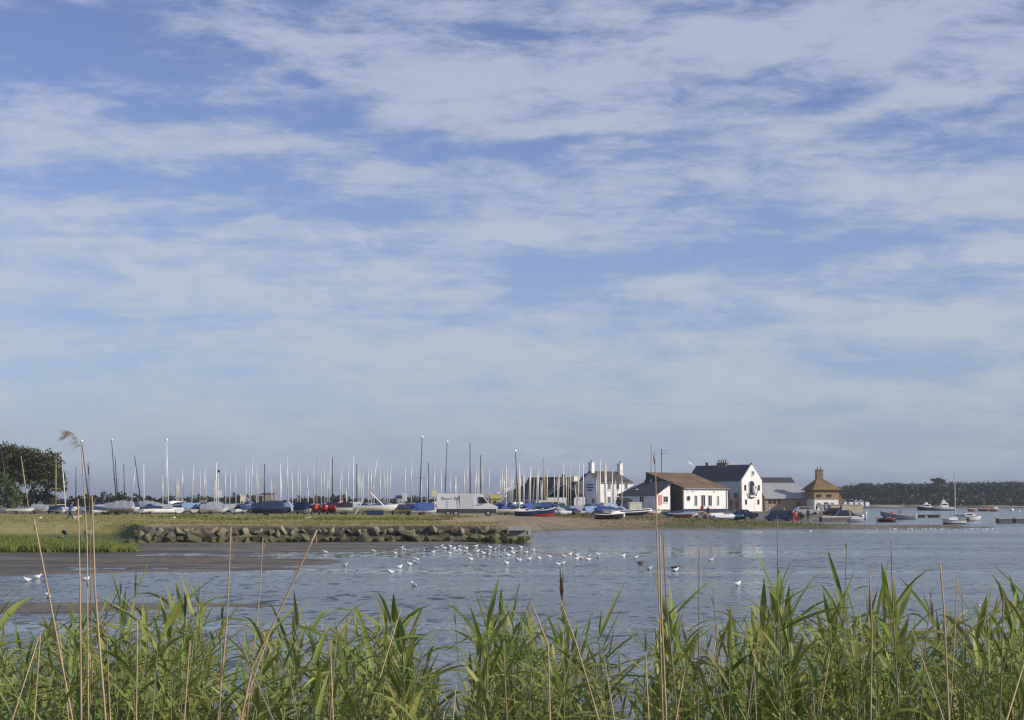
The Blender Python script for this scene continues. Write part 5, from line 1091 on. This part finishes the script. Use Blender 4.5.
# moored craft on the right
o, s_ = boat('launch', 'long pale grey-blue launch with high bow moored off the quay', 'launch', 897, 268, R(176), 5.9, 1.9, 1.05, 'grey'); o.location.z = -.05; o.rotation_euler[1] = -.07
part('bottom_band', MB().tube([Vector(s[6]) + Vector((0, -.03, -.75)) for s in s_][:11], .12, 5), gel('navy'), o); part('console', MB().box((-.4, 0, 1.4), (.7, .6, .7)), gel('grey'), o)
part('buoy_pile', MB().ball((.9, 0, 1.0), (.6, .5, .3)), gel('red'), o)
part('outboard', MB().box((-3.25, 0, .9), (.3, .35, .8)), WHITE2, o)
o, s_ = boat('inflatable', 'dark red inflatable dinghy beside the grey launch', 'inflatable', 887, 236, R(3), 2.9, 1.5, .55, 'maroon')
for sd in (-1, 1): part('side_tube', MB().tube([(-1.5, sd * .62, .35), (.6, sd * .62, .38), (1.5, sd * .15, .5)], [.2, .22, .16], 8), gel('maroon'), o, True)
part('outboard', MB().box((-1.55, 0, .55), (.25, .3, .55)), gel('pink'), o); part('seat_cover', MB().box((0.2, 0, .62), (.8, .9, .2)), cloth('pink'), o)
b = Vector((wx(926, 300), 300, 0)); o = thing('pontoon', 'low dark floating pontoon behind the red inflatable', 'pontoon', b, R(2))
part('deck', MB().box((0, 0, .45), (5.4, 1.8, .18)), gel('brown'), o); part('float', MB().box((-1.4, 0, .15), (1.8, 1.6, .42)), RUBBER, o); part('float', MB().box((1.4, 0, .15), (1.8, 1.6, .42)), RUBBER, o)
for xx in (-2.4, 2.4): part('bollard', MB().tube([(xx, -.6, .5), (xx, -.6, .85)], .09, 8), STEEL, o)
o, s_ = boat('yacht', 'small moored yacht with tall bare mast on the harbour water', 'yacht', 953.5, 212, R(186), 3.2, 1.3, .65, 'white', bottom='navy'); b = o.location.copy()
part('cabin', MB().loft([[(-.5, -.4, .6), (1.0, -.3, .6), (.7, -.25, .95), (-.4, -.35, .98)], [(-.5, .4, .6), (1.0, .3, .6), (.7, .25, .95), (-.4, .35, .98)]], True), WHITE2, o)
tp = Matrix.Rotation(-R(186), 3, 'Z') @ (at(954.8, 472, 212) - b); mst = part('mast', MB().tube([(-.15, 0, .5), tp], [.075, .05], 6), ALU, o)
part('boom', MB().tube([(-.1, 0, 1.2), (-1.7, 0, 1.15)], .09, 6), cloth('navy'), o); part('outboard', MB().box((-2.0, 0, .6), (.3, .3, .6)), RUBBER, o)
o, s_ = boat('motor_cruiser', 'white motor cruiser moored next to the small yacht', 'motorboat', 969, 250, R(4), 3.8, 1.5, .75, 'white'); part('cabin', MB().loft([[(-1.0, -.5, .7), (1.0, -.45, .75), (.45, -.4, 1.2), (-.8, -.45, 1.25)], [(-1.0, .5, .7), (1.0, .45, .75), (.45, .4, 1.2), (-.8, .45, 1.25)]], True), WHITE2, o)
part('window', MB().box((-.1, -.49, 1.0), (1.0, .05, .2)), GLASS, o); part('canopy_frame', MB().tube([(1.0, -.4, .9), (1.5, -.4, 1.45), (1.5, .4, 1.45), (1.0, .4, .9)], .04, 5), ALU, o)
for (px, Y, Lh, nm, lb, hc, hh_, mt) in [(926, 520, 6.4, 'fishing_boat', 'farther dark-hulled fishing boat with slim white wheelhouse', 'dark blue', 1.5, 503), (943.5, 515, 7.2, 'fishing_boat', 'larger white fishing boat with stepped wheelhouse and mast', 'white', 2.3, 497)]:
    o, s_ = boat(nm, lb, 'fishing boat', px, Y, R(185), Lh, 2.4, 1.2, hc, bottom='navy'); b = o.location.copy()
    part('wheelhouse', MB().loft([[(-1.6, -.9, 1.1), (1.2, -.9, 1.1), (.7, -.8, 1.1 + hh_ * .7), (-1.2, -.8, 1.1 + hh_ * .7)], [(-1.6, .9, 1.1), (1.2, .9, 1.1), (.7, .8, 1.1 + hh_ * .7), (-1.2, .8, 1.1 + hh_ * .7)]], True), WHITE2, o)
    for sy in (-.95, .95): part('window', MB().box((-.2, sy, 1.1 + hh_ * .42), (1.6, .06, .4)), GLASS, o)
    part('upper_cabin', MB().box((.0, 0, 1.1 + hh_ * .88), (1.0, 1.0, hh_ * .34)), WHITE2, o); part('mast', MB().tube([(0, 0, 2), (0, 0, at(px, mt, Y).z)], [.09, .05], 6), ALU, o)
for (px, Y, Lh, lb, hc, cc) in [(984, 480, 3.6, 'orange-brown open boat with small mast, far out', 'brown', 'orange'), (994, 470, 2.8, 'smaller orange boat with white stern, far out', 'orange', 'white'), (972, 470, 2.6, 'tiny orange buoy-like boat, farthest left of the orange ones', 'orange', None)]:
    o, s_ = boat('small_boat', lb, 'boat', px, Y, R(3), Lh, 1.5, .9, hc)
    if cc: part('cuddy', MB().box((Lh * .15, 0, 1.15), (Lh * .35, 1.0, .6)), gel(cc), o)
    if px == 984: part('mast', MB().tube([(0, 0, .8), (0, 0, at(984, 498, Y).z)], .06, 5), ALU, o)
for (px, Y, w_, lb) in [(1003, 224, 2.0, 'first grey mooring raft, nearer the motor cruiser'), (1009.5, 228, 1.6, 'second grey mooring raft, paler on top'), (1019, 226, 1.7, 'third mooring raft at the frame edge, dark with pale end')]:
    o = thing('mooring_raft', lb, 'raft', Vector((wx(px, Y), Y, 0)), R(2), 'grey mooring rafts on the open water'); part('deck', MB().box((0, 0, .62), (w_, 1.6, .12)), CONC, o)
    part('float', MB().box((0, 0, .25), (w_ * .92, 1.45, .72)), mat('dark_grey_float', (.12, .125, .13), .7), o)
    part('post', MB().tube([(-w_ * .35, -.5, .6), (-w_ * .35, -.5, 1.0)], .06, 6), STEEL, o)
for (px, Y, r_, c_, lb) in [(1011.5, 480, .62, 'white', 'large pale mooring buoy far out'), (1019, 430, .35, 'white', 'small pale buoy near the frame edge'), (906, 330, .3, 'red', 'small red buoy behind the grey launch'), (862, 300, .35, 'white', 'white buoy just off the quay end')]:
    o = thing('mooring_buoy', lb, 'buoy', Vector((wx(px, Y), Y, 0))); part('ball', MB().ball((0, 0, r_ * .6), r_, 12, 8), gel(c_), o, True); part('ring', MB().tube([(0, 0, r_ * 1.5), (0, 0, r_ * 1.9)], .06, 6), STEEL, o)
# white boat with tan spar at the quay
o, s_ = boat('sailing_skiff', 'small white and blue boat with tilted tan spar on the mud at the quay end', 'sailing boat', 856, 232, R(15), 2.6, 1.2, .7, 'grey'); b = o.location.copy()
part('foredeck', MB().box((-.2, 0, .62), (1.3, .9, .14)), WHITE2, o); part('spar', MB().tube([(-.9, 0, .6), Matrix.Rotation(-R(15), 3, 'Z') @ (at(848.5, 509, 232) - b)], [.13, .10], 6), TANM, o); part('motor', MB().box((1.3, 0, .55), (.26, .3, .5)), gel('blue'), o)

# ------------------------------------------------------------------ van
b = ground(467, 186); o = thing('van', 'large white high-roofed panel van with dark lettering on its side', 'van', b, R(3))
Lv, Wv = 7.4, 2.0
VB = mat('van_paint', (.66, .68, .72), .35, .03, .6)
side = [(-3.7, .45), (3.5, .45), (3.72, .7), (3.7, 1.15), (2.75, 1.5), (1.95, 2.55), (1.65, 2.72), (-3.6, 2.78), (-3.7, 2.6)]
mb = MB(); mb.loft([[(x, -Wv / 2 + (.1 if z > 1.8 else 0), z) for x, z in side], [(x, Wv / 2 - (.1 if z > 1.8 else 0), z) for x, z in side]], True)
part('body', mb, VB, o)
part('bonnet_trim', MB().slab([(2.78, -.97, 1.52), (3.72, -.97, 1.18), (3.72, .97, 1.18), (2.78, .97, 1.52)], .04), WHITE2, o)
part('windscreen', MB().slab([(2.02, -.82, 2.54), (2.02, .82, 2.54), (2.78, .9, 1.56), (2.78, -.9, 1.56)], -.03), GLASS, o)
part('cab_window', MB().prism([(1.35, 1.6), (2.5, 1.6), (1.95, 2.3), (1.4, 2.35)], -1.03, -.93), GLASS, o)
part('lower_trim', MB().box((-.1, 0, .64), (7.3, 2.04, .5)), mat('dark_lower_trim', (.05, .05, .06), .7), o)
part('roof_spoiler', MB().slab([(1.5, -.8, 2.76), (1.5, .8, 2.76), (1.98, .85, 2.60), (1.98, -.85, 2.60)], -.05), WHITE2, o)
part('wing_mirror', MB().box((2.05, -1.12, 1.75), (.14, .2, .38)), RUBBER, o); part('door_handle', MB().box((1.25, -1.02, 1.35), (.22, .05, .09)), RUBBER, o)
part('side_door', MB().box((-.1, -1.0, 1.75), (1.55, .03, 1.75)), mat('van_panel_edge', (.56, .57, .58), .4, .02), o)
lt = MB(); x = -3.1
for ch in [(.30, 3), (.16, 1), (.10, 1), (.12, 1), (.12, 1), (.10, 1), (0, 0), (.26, 3), (.24, 2), (.26, 3), (.30, 2), (.30, 3), (.26, 2)]:
    w_, k_ = ch
    if w_:
        hgt_ = .38 if w_ > .2 else .2
        lt.box((x + .03, -.935, 2.1), (.055, .03, hgt_))
        if w_ > .14: lt.box((x + w_ * .5, -.935, 2.1 + hgt_ * .44), (w_ * .6, .03, .05)); lt.box((x + w_ * .5, -.935, 2.1), (w_ * .5, .03, .05))
        if k_ > 1: lt.box((x + w_ * .85, -.935, 2.1 + (.06 if k_ == 2 else 0)), (.055, .03, hgt_ * (.7 if k_ == 2 else 1)))
    x += max(w_, .08) + .08
part('lettering', lt, mat('dark_lettering', (.09, .09, .11), .6), o)
for xx in (-2.3, -1.35, 2.55):
    for s in (-1, 1):
        w_ = part('wheel', MB().tube([(xx, s * .86, .38), (xx, s * 1.02, .38)], .39, 18), RUBBER, o); part('rim', MB().tube([(xx, s * 1.0, .38), (xx, s * 1.035, .38)], .21, 14), STEEL, w_)
part('headlight', MB().box((3.6, -.82, .98), (.22, .2, .22)), gel('silver'), o); part('headlight', MB().box((3.6, .82, .98), (.22, .2, .22)), gel('silver'), o)
part('tail_light', MB().box((-3.71, -.9, 1.3), (.05, .12, .5)), gel('red'), o)
part('rear_door', MB().box((-3.72, 0, 1.7), (.04, 1.7, 1.7)), VB, o)
for xx in (-2.4, -1.15, .72): part('panel_seam', MB().box((xx, -1.005, 1.55), (.025, .02, 1.2)), mat('dark_lower_trim', (.05, .05, .06), .7), o)
part('roof_rail', MB().box((-1.0, -.8, 2.83), (3.6, .05, .06)), STEEL, o)

# ------------------------------------------------------------------ cars
def car(px, Y, c, yaw, label, style='hatch', group='cars parked around the quay'):
    b = ground(px, Y); o = thing('parked_car', label, 'car', b, yaw, group)
    top = 1.48 if style == 'hatch' else 1.75 if style == 'suv' else 2.1
    body = [(-2.05, .3), (2.05, .3), (2.1, .7), (1.95, .88), (1.0, .98), (-1.9, 1.02), (-2.1, .75)]
    cab = [(-1.85, 1.0), (1.05, .97), (.35, top), (-1.35, top)]
    me = cached(('car', c, style), lambda: MB().loft([[(x, -.85 + (.05 if z < .5 else 0), z) for x, z in body], [(x, .85 - (.05 if z < .5 else 0), z) for x, z in body]], True).loft([[(x, -.80 if z < 1.2 else -.64, z) for x, z in cab], [(x, .80 if z < 1.2 else .64, z) for x, z in cab]], True).mesh('body', paint(c)))
    link('body', me, o)
    def win():
        mb = MB()
        q = lambda x, z, s: (x, s * (.81 - (z - 1.0) / (top - 1.0) * .15), z)
        for s in (-1, 1):
            for (xa, xb, xc, xd) in ((-1.6, -.45, -.45, -1.25), (-.38, .82, .30, -.38)):
                mb.slab([q(xa, 1.05, s), q(xb, 1.05, s), q(xc, top - .1, s), q(xd, top - .1, s)], .02)
        mb.slab([(1.03, -.72, 1.02), (1.03, .72, 1.02), (.42, .6, top - .06), (.42, -.6, top - .06)], -.03)
        return mb.mesh('windows', GLASS)
    link('glazing', cached(('win', style), win), o)
    for x in (-1.3, 1.3):
        for s in (-.78, .78): wheel(o, x, s, .31, .18)
    for s in (-1, 1): link('headlight', cached(('hl', s), lambda: MB().box((2.05, s * .6, .68), (.12, .3, .14)).mesh('headlight', gel('silver'))), o)
    return o
CARS = [(150, 300, 'white', 'hatch'), (170, 295, 'navy', 'hatch'), (184, 290, 'silver', 'suv'), (241, 300, 'navy', 'hatch'), (285, 300, 'silver', 'hatch'), (302, 305, 'dark blue', 'hatch'), (341, 300, 'teal', 'hatch'), (368, 300, 'silver', 'hatch'), (383, 290, 'navy', 'suv'), (392, 282, 'navy', 'hatch'), (424, 290, 'dark blue', 'suv'), (503, 290, 'silver', 'hatch'), (530, 280, 'navy', 'hatch'), (112, 310, 'dark blue', 'hatch'), (97, 300, 'navy', 'hatch'),
        (591, 282, 'navy', 'hatch'), (612, 286, 'black', 'suv')]
cx = [c[0] for c in CARS]
for (px, Y, c, st) in sorted(CARS):
    n_, sd, lm = place(px, cx); car(px, Y, c, rb_.uniform(-.3, .3) + (PI if rb_.random() < .5 else 0), f'{c} car behind the boats, {n_} car {sd} of the {lm}', st)
for (px, Y, c, yw, lb, st) in [(744, 240, 'dark blue', .1, 'dark blue car at the foot of the tall gable', 'hatch'), (779, 236, 'navy', .05, 'navy car parked before the brick building', 'suv'), (790, 240, 'black', -.1, 'black car beside the person in red', 'hatch'), (806, 262, 'silver', .1, 'silver car half hidden behind the quay visitors', 'hatch'),
                          (847, 251, 'navy', .05, 'navy car nearest the quay end', 'suv'), (836, 256, 'black', .1, 'black car with pale bonnet behind the navy one', 'hatch'), (873, 285, 'silver', .3, 'pale van-like car beyond the quay end wall', 'suv')]:
    if px == 873: continue
    car(px, Y, c, yw, lb, st)
b = ground(550.5, 232); o = thing('camper_van', 'small cream camper van behind the blue-covered boats', 'van', b, R(5))
part('body', MB().loft([[(x, y, z) for x, z in ((-1.9, .35), (1.95, .35), (2.0, .9), (1.45, 1.35), (1.0, 2.05), (-1.9, 2.1))] for y in (-.85, .85)], True), paint('cream'), o)
part('side_window', MB().box((-.7, -.86, 1.55), (1.5, .06, .5)), GLASS, o); part('cab_window', MB().prism([(.45, 1.3), (1.3, 1.3), (.95, 1.85), (.45, 1.85)], -.9, -.85), GLASS, o)
for x in (-1.2, 1.2):
    for s in (-.76, .76): wheel(o, x, s, .33, .18)

# ------------------------------------------------------------------ people
SKIN = mat('skin', (.42, .25, .17), .6, .05)
def person_mesh(key, joints, edges, radii):
    """one continuous skinned body; joints in metres"""
    me = bpy.data.meshes.new('body'); me.from_pydata(joints, edges, []); o = bpy.data.objects.new('tmp', me); COL.objects.link(o)
    md = o.modifiers.new('skin', 'SKIN'); sv = me.skin_vertices[0].data
    for i, r in enumerate(radii): sv[i].radius = (r, r)
    sv[0].use_root = True; md2 = o.modifiers.new('sub', 'SUBSURF'); md2.levels = 1
    dg = bpy.context.evaluated_depsgraph_get(); out = bpy.data.meshes.new_from_object(o.evaluated_get(dg)); bpy.data.objects.remove(o); return out
def pose(kind_):
    if kind_ == 'stand':
        J = [(0, 0, .95), (0, 0, 1.2), (0, 0, 1.42), (0, -.01, 1.55), (0, -.02, 1.66), (0, -.02, 1.75), (.2, 0, 1.40), (.25, .02, 1.14), (.23, -.08, .90), (-.2, 0, 1.40), (-.25, .02, 1.14), (-.22, -.06, .90), (.10, 0, .9), (.11, -.02, .5), (.12, .02, .09), (.13, -.15, .04), (-.10, 0, .9), (-.11, -.02, .5), (-.12, .02, .09), (-.13, -.15, .04)]
    else:   # walking fast towards +x, leaning
        J = [(0, 0, .93), (.05, 0, 1.17), (.12, 0, 1.38), (.17, 0, 1.50), (.22, 0, 1.60), (.24, 0, 1.69), (.12, -.18, 1.36), (-.06, -.24, 1.14), (.02, -.26, .92), (.12, .18, 1.36), (.26, .24, 1.12), (.46, .20, 1.20), (0, -.1, .88), (.22, -.1, .52), (.42, -.1, .12), (.56, -.1, .10), (0, .1, .88), (-.06, .1, .48), (-.32, .1, .16), (-.24, .1, .03)]
    E = [(0, 1), (1, 2), (2, 3), (3, 4), (4, 5), (2, 6), (6, 7), (7, 8), (2, 9), (9, 10), (10, 11), (0, 12), (12, 13), (13, 14), (14, 15), (0, 16), (16, 17), (17, 18), (18, 19)]
    Rr = [.15, .14, .155, .055, .105, .085, .065, .048, .035, .065, .048, .035, .10, .07, .045, .04, .10, .07, .045, .04]
    return J, E, Rr
BODY = {k: person_mesh(k, *pose(k)) for k in ('stand', 'walk')}
for me in BODY.values():
    for _ in range(4): me.materials.append(None)
    for p in me.polygons:
        c = p.center
        hand = c.z < 1.0 and abs(c.x if me is BODY['stand'] else c.y) > .2 and c.z > .8
        p.material_index = 0 if c.z > 1.47 or hand else 1 if c.z > .98 else 3 if c.z < .12 else 2
        p.use_smooth = True
def person(px, Y, top, legs, pose_='stand', label='', rz=0, s=1.0, hair='brown', group=None):
    b = ground(px, Y); o = thing('person', label, 'person', b, rz, group); o.scale = (s, s, s)
    me = cached(('body', pose_, top, legs), lambda: BODY[pose_].copy()); 
    for i_, m in enumerate((SKIN, cloth(top), cloth(legs), RUBBER if pose_ == 'stand' else WHITE2)): me.materials[i_] = m
    link('body', me, o)
    hx, hy, hz_ = ((0, .015, 1.72) if pose_ == 'stand' else (.215, 0, 1.665))
    link('hair', cached(('hair', pose_, hair), lambda: MB().ball((hx, hy, hz_), (.105, .115, .105), 10, 6).mesh('hair', cloth(hair), True)), o)
    f_ = MB(); fx, fy = (0, -.115) if pose_ == 'stand' else (.33, 0)
    link('nose', cached(('nose', pose_), lambda: MB().ball((fx, fy, hz_ - .06), .018, 6, 4).mesh('nose', SKIN, True)), o)
    return o
person(70, 143, 'blue', 'navy', 'walk', 'person in blue top and dark trousers striding across the meadow', 0, 1.0)
part('cap', MB().ball((.22, 0, 1.70), (.12, .12, .08)).box((.34, 0, 1.68), (.12, .12, .02)), cloth('orange'), [x for x in COL.objects if x.name.startswith('person')][0])
b = ground(76.5, 143.4); o = tag(link('dog', None, None, b), 'small white dog trotting ahead of the person on the meadow', 'dog')
dg_ = person_mesh('dog', [(0, 0, .3), (.2, 0, .32), (.3, 0, .42), (.4, 0, .44), (.5, 0, .41), (-.2, 0, .31), (-.32, 0, .42), (.18, .06, .2), (.22, .06, .03), (.18, -.06, .2), (.14, -.06, .03), (-.2, .06, .2), (-.26, .06, .12), (-.2, .06, .02), (-.2, -.06, .2), (-.22, -.06, .12), (-.18, -.06, .02)],
    [(0, 1), (1, 2), (2, 3), (3, 4), (0, 5), (5, 6), (1, 7), (7, 8), (1, 9), (9, 10), (5, 11), (11, 12), (12, 13), (5, 14), (14, 15), (15, 16)], [.1, .11, .07, .07, .03, .09, .02, .04, .02, .04, .02, .045, .025, .02, .045, .025, .02])
dg_.materials.clear(); dg_.materials.append(WHITE2); link('body', dg_, o); part('ear', MB().ball((.38, .05, .5), .03), CREAM, o); part('ear', MB().ball((.38, -.05, .5), .03), CREAM, o)
PPL = [(708, 240, 'maroon', 'navy', 'person in dark red by the small boats before the hall windows'), (702, 246, 'red', 'brown', 'person in red beside the hooped trailer'), (793, 222, 'red', 'pink', 'person in bright red at the water side of the parked cars'), (795.5, 223, 'pink', 'brown', 'person in pink right beside the one in bright red'), (797.8, 226, 'black', 'red', 'person in black top and red trousers by the parked cars'),
       (769, 262, 'white', 'navy', 'person in white behind the navy car'), (784, 252, 'pink', 'navy', 'person in pink top between the two dark cars'), (808, 240, 'brown', 'black', 'person all in brown standing alone on the quay'), (813, 280, 'white', 'grey', 'first of the quay visitors, white top, before the hip-roofed house'), (816.5, 282, 'maroon', 'navy', 'second quay visitor, dark red top, before the hip-roofed house'), (820, 281, 'grey', 'brown', 'third quay visitor, grey top, before the hip-roofed house'),
       (825, 286, 'pale blue', 'navy', 'quay visitor in pale blue by the stone wall'), (829, 284, 'brown', 'maroon', 'quay visitor in brown by the stone wall'), (841, 270, 'navy', 'black', 'person in navy standing beside the navy car'), (866, 262, 'white', 'white', 'person in white at the very tip of the quay'), (872, 262, 'pink', 'white', 'seated-looking figure in pink beyond the person in white'), (745, 212, 'black', 'black', 'person in black on the shore below the tall gable')]
for i, (px, Y, t, l, lb) in enumerate(PPL):
    if px == 872: continue
    person(px, Y, t, l, 'stand', lb, rb_.uniform(0, 6.3), rb_.uniform(.92, 1.03), rb_.choice(['brown', 'black', 'cream']), 'people on the quay')
# ------------------------------------------------------------------ gulls
def gull_meshes():
    secs = []
    for x, r, z in ((-.21, .012, .10), (-.13, .05, .09), (-.03, .088, .09), (.07, .09, .095), (.13, .068, .125), (.155, .052, .165), (.18, .048, .19), (.22, .032, .19), (.238, .008, .187)):
        secs.append([(x, r * math.cos(a), z + r * .9 * math.sin(a)) for a in [2 * PI * k / 8 for k in range(8)]])
    body = MB().loft(secs, True).mesh('body', mat('gull_white', (.85, .85, .84), .7, .02), True)
    wings = []
    for s in (-1, 1):
        w_ = MB().loft([[(-.25, s * .015, .125), (-.25, s * .025, .115)], [(-.1, s * .05, .155), (-.1, s * .085, .10)], [(.05, s * .05, .165), (.05, s * .092, .11)], [(.09, s * .05, .15), (.09, s * .085, .12)]], False, False)
        wings.append(w_.mesh('wing', mat('gull_grey_wing', (.6, .62, .64), .7, .03)))
    bill = MB().tube([(.232, 0, .187), (.285, 0, .178)], [.012, .004], 5).mesh('bill', gel('orange'))
    return body, wings, bill
GB, GW, GBL = gull_meshes()
FARG_ = MB().ball((0, 0, .1), (.17, .08, .09), 6, 4).ball((.15, 0, .2), .05, 6, 4).mesh('gull', [mat('gull_white', (.85, .85, .84))], True)
def gull(px, yw, label, group, s=1.0, far=False):
    if far: px += rb_.uniform(-3, 3)
    s *= .70
    Y = dy(yw); x = wx(px, Y); z = max(0, gz(x, Y)) - .02
    yaw = rb_.choice([0, PI]) + rb_.uniform(-.7, .7)
    if far: o = link('gull', FARG_, None, (x, Y, z), yaw); tag(o, label, 'gull', group); o.scale = (s * 1.15,) * 3; return o
    o = thing('gull', label, 'gull', (x, Y, z), yaw, group); o.scale = (s * 1.0, s * 1.1, s * 1.35)
    link('body', GB, o); link('wing', GW[0], o); link('wing', GW[1], o); link('bill', GBL, o); return o
for px, y, lb in [(29.5, 581, 'white gull standing in the shallows, left of a close pair'), (39.7, 578, 'white gull standing in the shallows, right of a close pair'), (51.3, 597, 'gull nearest to the reeds, beside the leaning cane'), (88.5, 580, 'white gull half hidden by the tall cane group'), (326, 553, 'lone gull on the mud below the boulder bank'), (345.5, 566, 'lone gull on the mud tongue before the flock'),
                  (391.5, 573, 'gull just right of the mud tongue tip'), (414.5, 586, 'large gull closest to the camera before the flock'), (736.5, 585, 'bright gull alone on the blue water, right of centre'), (710, 561, 'small gull alone on the blue water past the grey cane'), (648.5, 569.5, 'gull just left of the very tall thin cane'), (675, 571, 'gull just right of the broken canes'), (974.5, 606, 'gull low on the water behind the right reeds'),
                  (374.5, 552, 'first gull at the near end of the flock'), (400, 568, 'gull alone below the left end of the flock'), (471, 560, 'gull alone below the middle of the flock')]:
    gull(px, y, lb, None, 1.0 if y < 590 else .85)
fl = [(395.8, 554), (404.5, 550), (402, 548), (410, 565), (416, 563), (417.5, 560), (423.5, 551), (437, 549), (441.5, 546.5), (445, 549), (450, 554), (450.5, 547), (454, 549.5), (456.5, 552), (459, 547), (460, 551), (463, 549), (465.5, 552.5), (466.5, 549), (476, 547), (477.5, 552), (483.5, 554), (488.5, 555), (494.5, 550), (501, 556), (506.6, 564), (508, 556), (512, 549), (514, 552.5), (518.5, 561),
      (521, 548), (513, 553.5), (519, 561), (529, 560), (539, 559), (549.5, 557.5), (558, 565), (562.5, 564), (564, 557), (570, 555), (576.5, 556), (576.5, 559.5), (581, 559), (588, 557), (588, 560.5), (597.5, 555), (597.5, 558), (623, 557), (635, 558.5), (433, 553), (470, 556), (490, 548), (498, 547), (504, 551), (526, 553), (533, 551)]
for px, y in fl: gull(px, y, 'white gull floating among the flock off the boulder bank tip', 'gulls of the flock on the water', rb_.uniform(.85, 1.05))
for i, px in enumerate([877, 889, 893, 896, 905, 911, 913.5, 916, 919, 925, 928.5, 931, 934, 938, 942.5, 947, 953, 961, 966, 969, 978, 984, 987, 991, 998]):
    gull(px, 529.5 + rb_.uniform(-.6, .6), 'tiny white gull in the line along the mud spit', 'line of gulls along the mud spit', .95, True)
for px, y in [(724, 520.5), (793, 522.5), (799, 523), (808, 521.5), (808.5, 531.5), (867, 531), (875, 527)]: gull(px, y, 'tiny white gull scattered by the quay shore', 'gulls scattered along the quay shore', 1, True)
for px, y in [(40.5, 519.5), (174, 519.2)]:
    Y = dy(y, 1.3); b = ground(px, Y); o = link('gull', FARG_, None, b); tag(o, 'white gull resting on the meadow, ' + ('left of the striding person' if px < 60 else 'before the white boats'), 'gull')
# flying gull
p = at(690.6, 464, 190); o = thing('gull', 'white gull in flight above the hall roof', 'gull', p, R(30)); o.rotation_euler = (R(25), R(-20), R(30)); link('body', GB, o, (0, 0, -.12))
for s in (-1, 1): part('wing', MB().loft([[(-.08, s * .05, 0), (.1, s * .05, 0), (.1, s * .05, .02)], [(-.04, s * .35, .16), (.1, s * .35, .16), (.1, s * .35, .175)], [(-.14, s * .68, .05), (-.10, s * .68, .05), (-.1, s * .68, .06)]], True), mat('gull_white', (.85, .85, .84)), o)
# small dark ducks
for px, y, lb in [(640, 564, 'small dark duck swimming before the tall thin cane'), (674.5, 569, 'small dark duck beside the broken canes')]:
    Y = dy(y); o = thing('duck', lb, 'duck', (wx(px, Y), Y, -.02), rb_.uniform(0, 1)); me = GB.copy(); me.materials.clear(); me.materials.append(gel('brown')); link('body', me, o); w_ = GW[0].copy(); w_.materials.clear(); w_.materials.append(gel('black')); link('wing', w_, o)
# washed-up bits on grass
for px, Y, lb in [(237, 152, 'pale driftwood plank lying on the meadow'), (311, 152, 'flat grey board lying on the meadow below the red boats'), (436, 142, 'dark weed-covered log on the shingle'), (447, 149, 'smaller dark log farther up the shingle')]:
    b = ground(px, Y); o = thing('plank' if px < 350 else 'log', lb, 'driftwood', b, R(8)); part('wood', MB().tube([(-.6, 0, .1), (0, .05, .16), (.6, 0, .12)], [.09, .12, .07], 7), STONE if px < 350 else BROWNW, o); part('knot', MB().ball((.2, -.05, .2), .07), BROWNW, o)

# ------------------------------------------------------------------ air
hz_m = bpy.data.materials.new('pale_air'); hz_m.use_nodes = True; g = hz_m.node_tree; g.nodes.remove(g.nodes['Principled BSDF'])
pv_ = g.nodes.new('ShaderNodeVolumePrincipled'); pv_.inputs['Density'].default_value = 0.00014; pv_.inputs['Color'].default_value = (.80, .87, 1, 1); g.links.new(pv_.outputs[0], g.nodes['Material Output'].inputs['Volume'])
kind(link('haze', MB().box((0, 1200, 24), (2600, 2700, 51.4)).mesh('haze', hz_m)), 'stuff')
